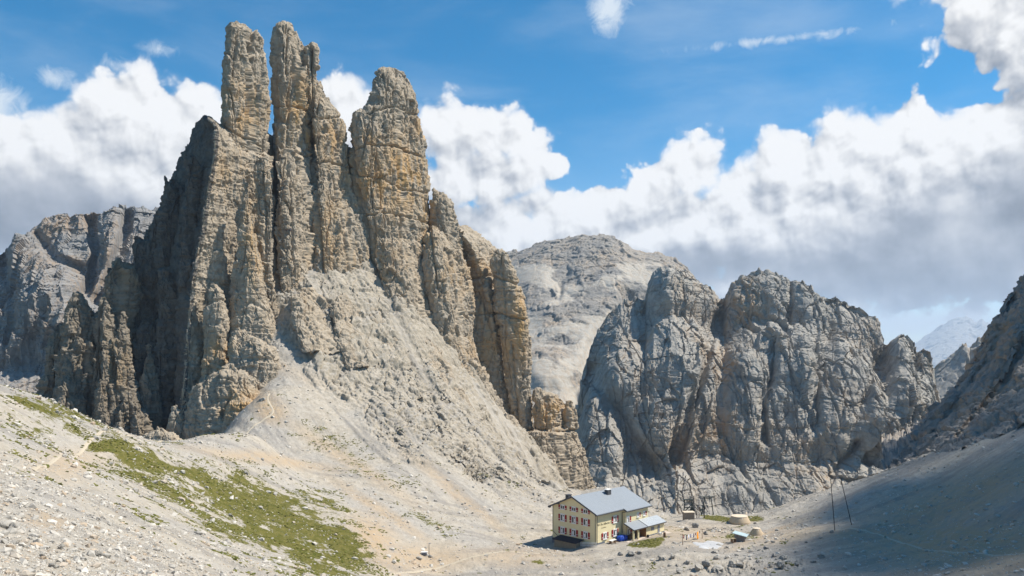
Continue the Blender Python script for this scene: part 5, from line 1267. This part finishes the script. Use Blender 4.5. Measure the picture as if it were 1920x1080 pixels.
EXPO = .45; GAIN = 2**EXPO
def sky_world():
    w = bpy.data.worlds.new('World'); bpy.context.scene.world = w; w.use_nodes = True
    nt = w.node_tree; nt.nodes.clear(); N = NT_(nt)
    ST = .066
    sky = N.n('ShaderNodeTexSky', sky_type='NISHITA'); sky.sun_disc = False; sky.sun_elevation = SUN_EL; sky.sun_rotation = math.pi/2-SUN_AZ
    sky.altitude = 2600; sky.air_density = 1.0; sky.dust_density = .5; sky.ozone_density = 1.5
    tc = N.n('ShaderNodeTexCoord'); d = tc.outputs['Generated']
    sx = N.n('ShaderNodeSeparateXYZ'); N.l(d, sx.inputs[0])
    az = N.math('ARCTAN2', sx.outputs[0], sx.outputs[1]); el = N.math('ARCSINE', sx.outputs[2])
    cb = N.n('ShaderNodeCombineXYZ'); N.l(N.math('MULTIPLY', az, F/100), cb.inputs[0]); N.l(N.math('MULTIPLY', el, F/100), cb.inputs[1])
    q = cb.outputs[0]
    def ang(px, py):
        x, z = (px-HX)/F, (HY-py)/F; a = math.atan(x); e = math.atan(z*math.cos(a)); return a*F/100, e*F/100
    def pup(pos, blobs, sharp=10.0):
        """soft union of round cloud heads: 1 in the middle of a head, 0 on its rim"""
        acc = None
        for cx, cy, rx, ry in blobs:
            a, e = ang(cx, cy)
            v = N.n('ShaderNodeVectorMath', operation='SUBTRACT'); N.l(pos, v.inputs[0]); v.inputs[1].default_value = (a, e, 0)
            m = N.n('ShaderNodeVectorMath', operation='MULTIPLY'); N.l(v.outputs[0], m.inputs[0]); m.inputs[1].default_value = (100/rx, 100/ry, 0)
            L = N.n('ShaderNodeVectorMath', operation='LENGTH'); N.l(m.outputs[0], L.inputs[0])
            h = N.math('SUBTRACT', 1.0, L.outputs['Value'])
            h = N.math('MULTIPLY', h, math.sqrt(min(rx, ry)/70))
            acc = h if acc is None else N.math('SMOOTH_MAX', acc, h, .22)
        return acc
    def off(pos, dx, dy):
        v = N.n('ShaderNodeVectorMath', operation='ADD'); N.l(pos, v.inputs[0]); v.inputs[1].default_value = (dx/100, -dy/100, 0); return v.outputs[0]
    BL = [(250,225,95,80),(345,235,85,70),(170,260,80,70),(110,310,120,80),(20,340,110,95),(220,360,230,130),(380,330,120,120),
          (640,205,55,50),(690,250,80,70),(600,300,90,90),
          (850,262,75,66),(925,262,62,52),(985,268,48,52),(1020,312,42,26),(890,330,110,60),(940,320,80,50),(850,420,110,44),(960,410,80,36),(1030,400,95,46),(1000,450,170,60),
          (1135,375,48,34),(1105,410,95,52),(1230,345,58,46),(1310,318,70,56),(1390,340,70,50),(1450,312,62,56),(1500,300,55,48),(1590,280,70,62),(1705,228,46,44),(1690,280,80,70),(1790,275,70,60),(1850,245,70,52),(1905,225,60,50),(1960,300,140,130),
          (1620,400,290,125),(1370,430,220,95),(1190,450,160,75),(1780,460,280,115),(1520,490,250,80),
          (1850,20,82,74),(1925,55,85,85),(1900,-40,130,70),(2150,50,230,120),
          (2500,400,400,160),(-400,330,320,150),(3000,250,400,160),(-1200,300,400,180)]
    H0 = pup(q, BL); HU_ = pup(off(q, 28, -62), BL)
    def billow(pos, big=None):
        acc = None; big = pos if big is None else big
        warp = N.n('ShaderNodeTexNoise'); N.l(pos, warp.inputs['Vector']); warp.inputs['Scale'].default_value = 1.6; warp.inputs['Detail'].default_value = 3
        wv = N.vmath('SCALE', N.vmath('SUBTRACT', warp.outputs['Color'], (.5, .5, .5))); wv.node.inputs['Scale'].default_value = .34
        p2 = N.vmath('ADD', pos, wv); p3 = N.vmath('ADD', big, wv)
        for sc_, am in ((1.2, .60), (2.7, .34), (6.0, .14), (13, .06)):
            vo = N.n('ShaderNodeTexVoronoi', feature='SMOOTH_F1', voronoi_dimensions='2D'); N.l(p3 if sc_ < 4 else p2, vo.inputs['Vector']); vo.inputs['Scale'].default_value = sc_; vo.inputs['Smoothness'].default_value = .35
            t = N.math('MULTIPLY', N.math('SUBTRACT', .42, vo.outputs['Distance']), am*1.25)
            acc = t if acc is None else N.math('ADD', acc, t)
        nz = N.math('MULTIPLY', N.math('SUBTRACT', N.noise(pos, 3.2, 8, .58), .5), .28)
        return N.math('ADD', acc, nz)
    b0 = billow(q); b1 = billow(off(q, 5, -8), off(q, 15, -26))
    h0 = N.math('ADD', H0, b0)
    mask = N.ramp(h0, -.09, .11)
    soft = N.ramp(N.noise(q, .55, 5, .6), .40, .62)     # some rims are frayed
    mask2 = N.ramp(h0, -.22, .30)
    mk = N.n('ShaderNodeMix', data_type='FLOAT'); N.l(soft, mk.inputs[0]); N.l(mask, mk.inputs[2]); N.l(mask2, mk.inputs[3]); mask = mk.outputs[0]
    deep = N.ramp(HU_, -.15, .95)
    grey = N.ramp(pup(q, [(1790,480,230,120),(1560,520,260,70),(1980,400,130,130),(1330,500,200,50),(60,410,240,100),(800,450,120,60)]), -.25, .75)
    fine = N.math('MULTIPLY', N.math('SUBTRACT', b0, b1), N.math('SUBTRACT', .66, N.math('MULTIPLY', grey, .50)))
    lit = N.math('SUBTRACT', N.math('ADD', .91, fine), N.math('MULTIPLY', deep, .12))
    lit = N.math('ADD', lit, N.math('MULTIPLY', N.math('SUBTRACT', H0, HU_), .16))
    lit = N.math('SUBTRACT', lit, N.math('MULTIPLY', grey, N.math('ADD', .20, N.math('MULTIPLY', N.ramp(N.noise(q, .5, 5, .6), .35, .7), .20))))
    lit = N.math('MINIMUM', N.math('MAXIMUM', lit, .26), 1.0)
    ccol = N.mix(N.ramp(lit, .35, .95), (.70, .77, .90), (1, 1, 1))
    cc = N.n('ShaderNodeVectorMath', operation='SCALE'); N.l(ccol, cc.inputs[0]); N.l(N.math('MULTIPLY', lit, 1.0/GAIN/ST), cc.inputs['Scale'])
    # thin high veil
    vq = N.n('ShaderNodeMapping'); N.l(q, vq.inputs[0]); vq.inputs['Rotation'].default_value = (0, 0, math.radians(-14)); vq.inputs['Scale'].default_value = (.22, .75, 1)
    veil = N.math('MULTIPLY', N.ramp(N.noise(vq.outputs[0], .8, 6, .56, .3), .42, .85), .34)
    front = N.ramp(sx.outputs[1], -.1, .5)
    veil = N.math('MULTIPLY', N.math('ADD', veil, N.ramp(el, .30, -.02, 0, .36)), N.math('ADD', .25, N.math('MULTIPLY', front, .75)))
    wisp = pup(q, [(1140,12,46,48),(300,92,36,12),(105,148,36,18),(225,122,30,14),(0,205,40,50),(1450,75,200,10)], 4)
    wn = N.math('SUBTRACT', N.math('ADD', wisp, N.math('MULTIPLY', N.noise(q, 2.6, 8, .68, .8), 1.3)), .62)
    veil = N.math('MAXIMUM', veil, N.ramp(wn, -.1, .75, 0, .85), clamp=True)
    low = pup(q, [(1720,605,190,34),(1560,600,200,40)]); veil = N.math('MAXIMUM', veil, N.math('MULTIPLY', N.ramp(N.math('ADD', low, N.math('MULTIPLY', N.noise(q, 2.2, 6, .6), .8)), .25, .95), .85))
    sb = N.hsv(sky.outputs[0], .487, 1.48, 1.72)
    vcol = (.84/GAIN/ST, .91/GAIN/ST, .97/GAIN/ST)
    col = N.mix(veil, sb, vcol)
    col = N.mix(mask, col, cc.outputs[0])
    bg = N.n('ShaderNodeBackground'); bg.inputs['Strength'].default_value = ST
    N.l(col, bg.inputs[0])
    wo = N.n('ShaderNodeOutputWorld'); N.l(bg.outputs[0], wo.inputs[0])
    w.cycles.sampling_method = 'MANUAL'; w.cycles.sample_map_resolution = 512
sky_world()
sc = bpy.context.scene
sc.view_settings.view_transform = 'Standard'; sc.view_settings.look = 'None'; sc.view_settings.exposure = EXPO; sc.view_settings.gamma = 1
sc.cycles.use_denoising = True; sc.cycles.max_bounces = 6; sc.cycles.diffuse_bounces = 3; sc.cycles.volume_bounces = 1
sc.cycles.use_adaptive_sampling = True; sc.cycles.adaptive_threshold = .02
print('done', round(time.time()-T0, 1))
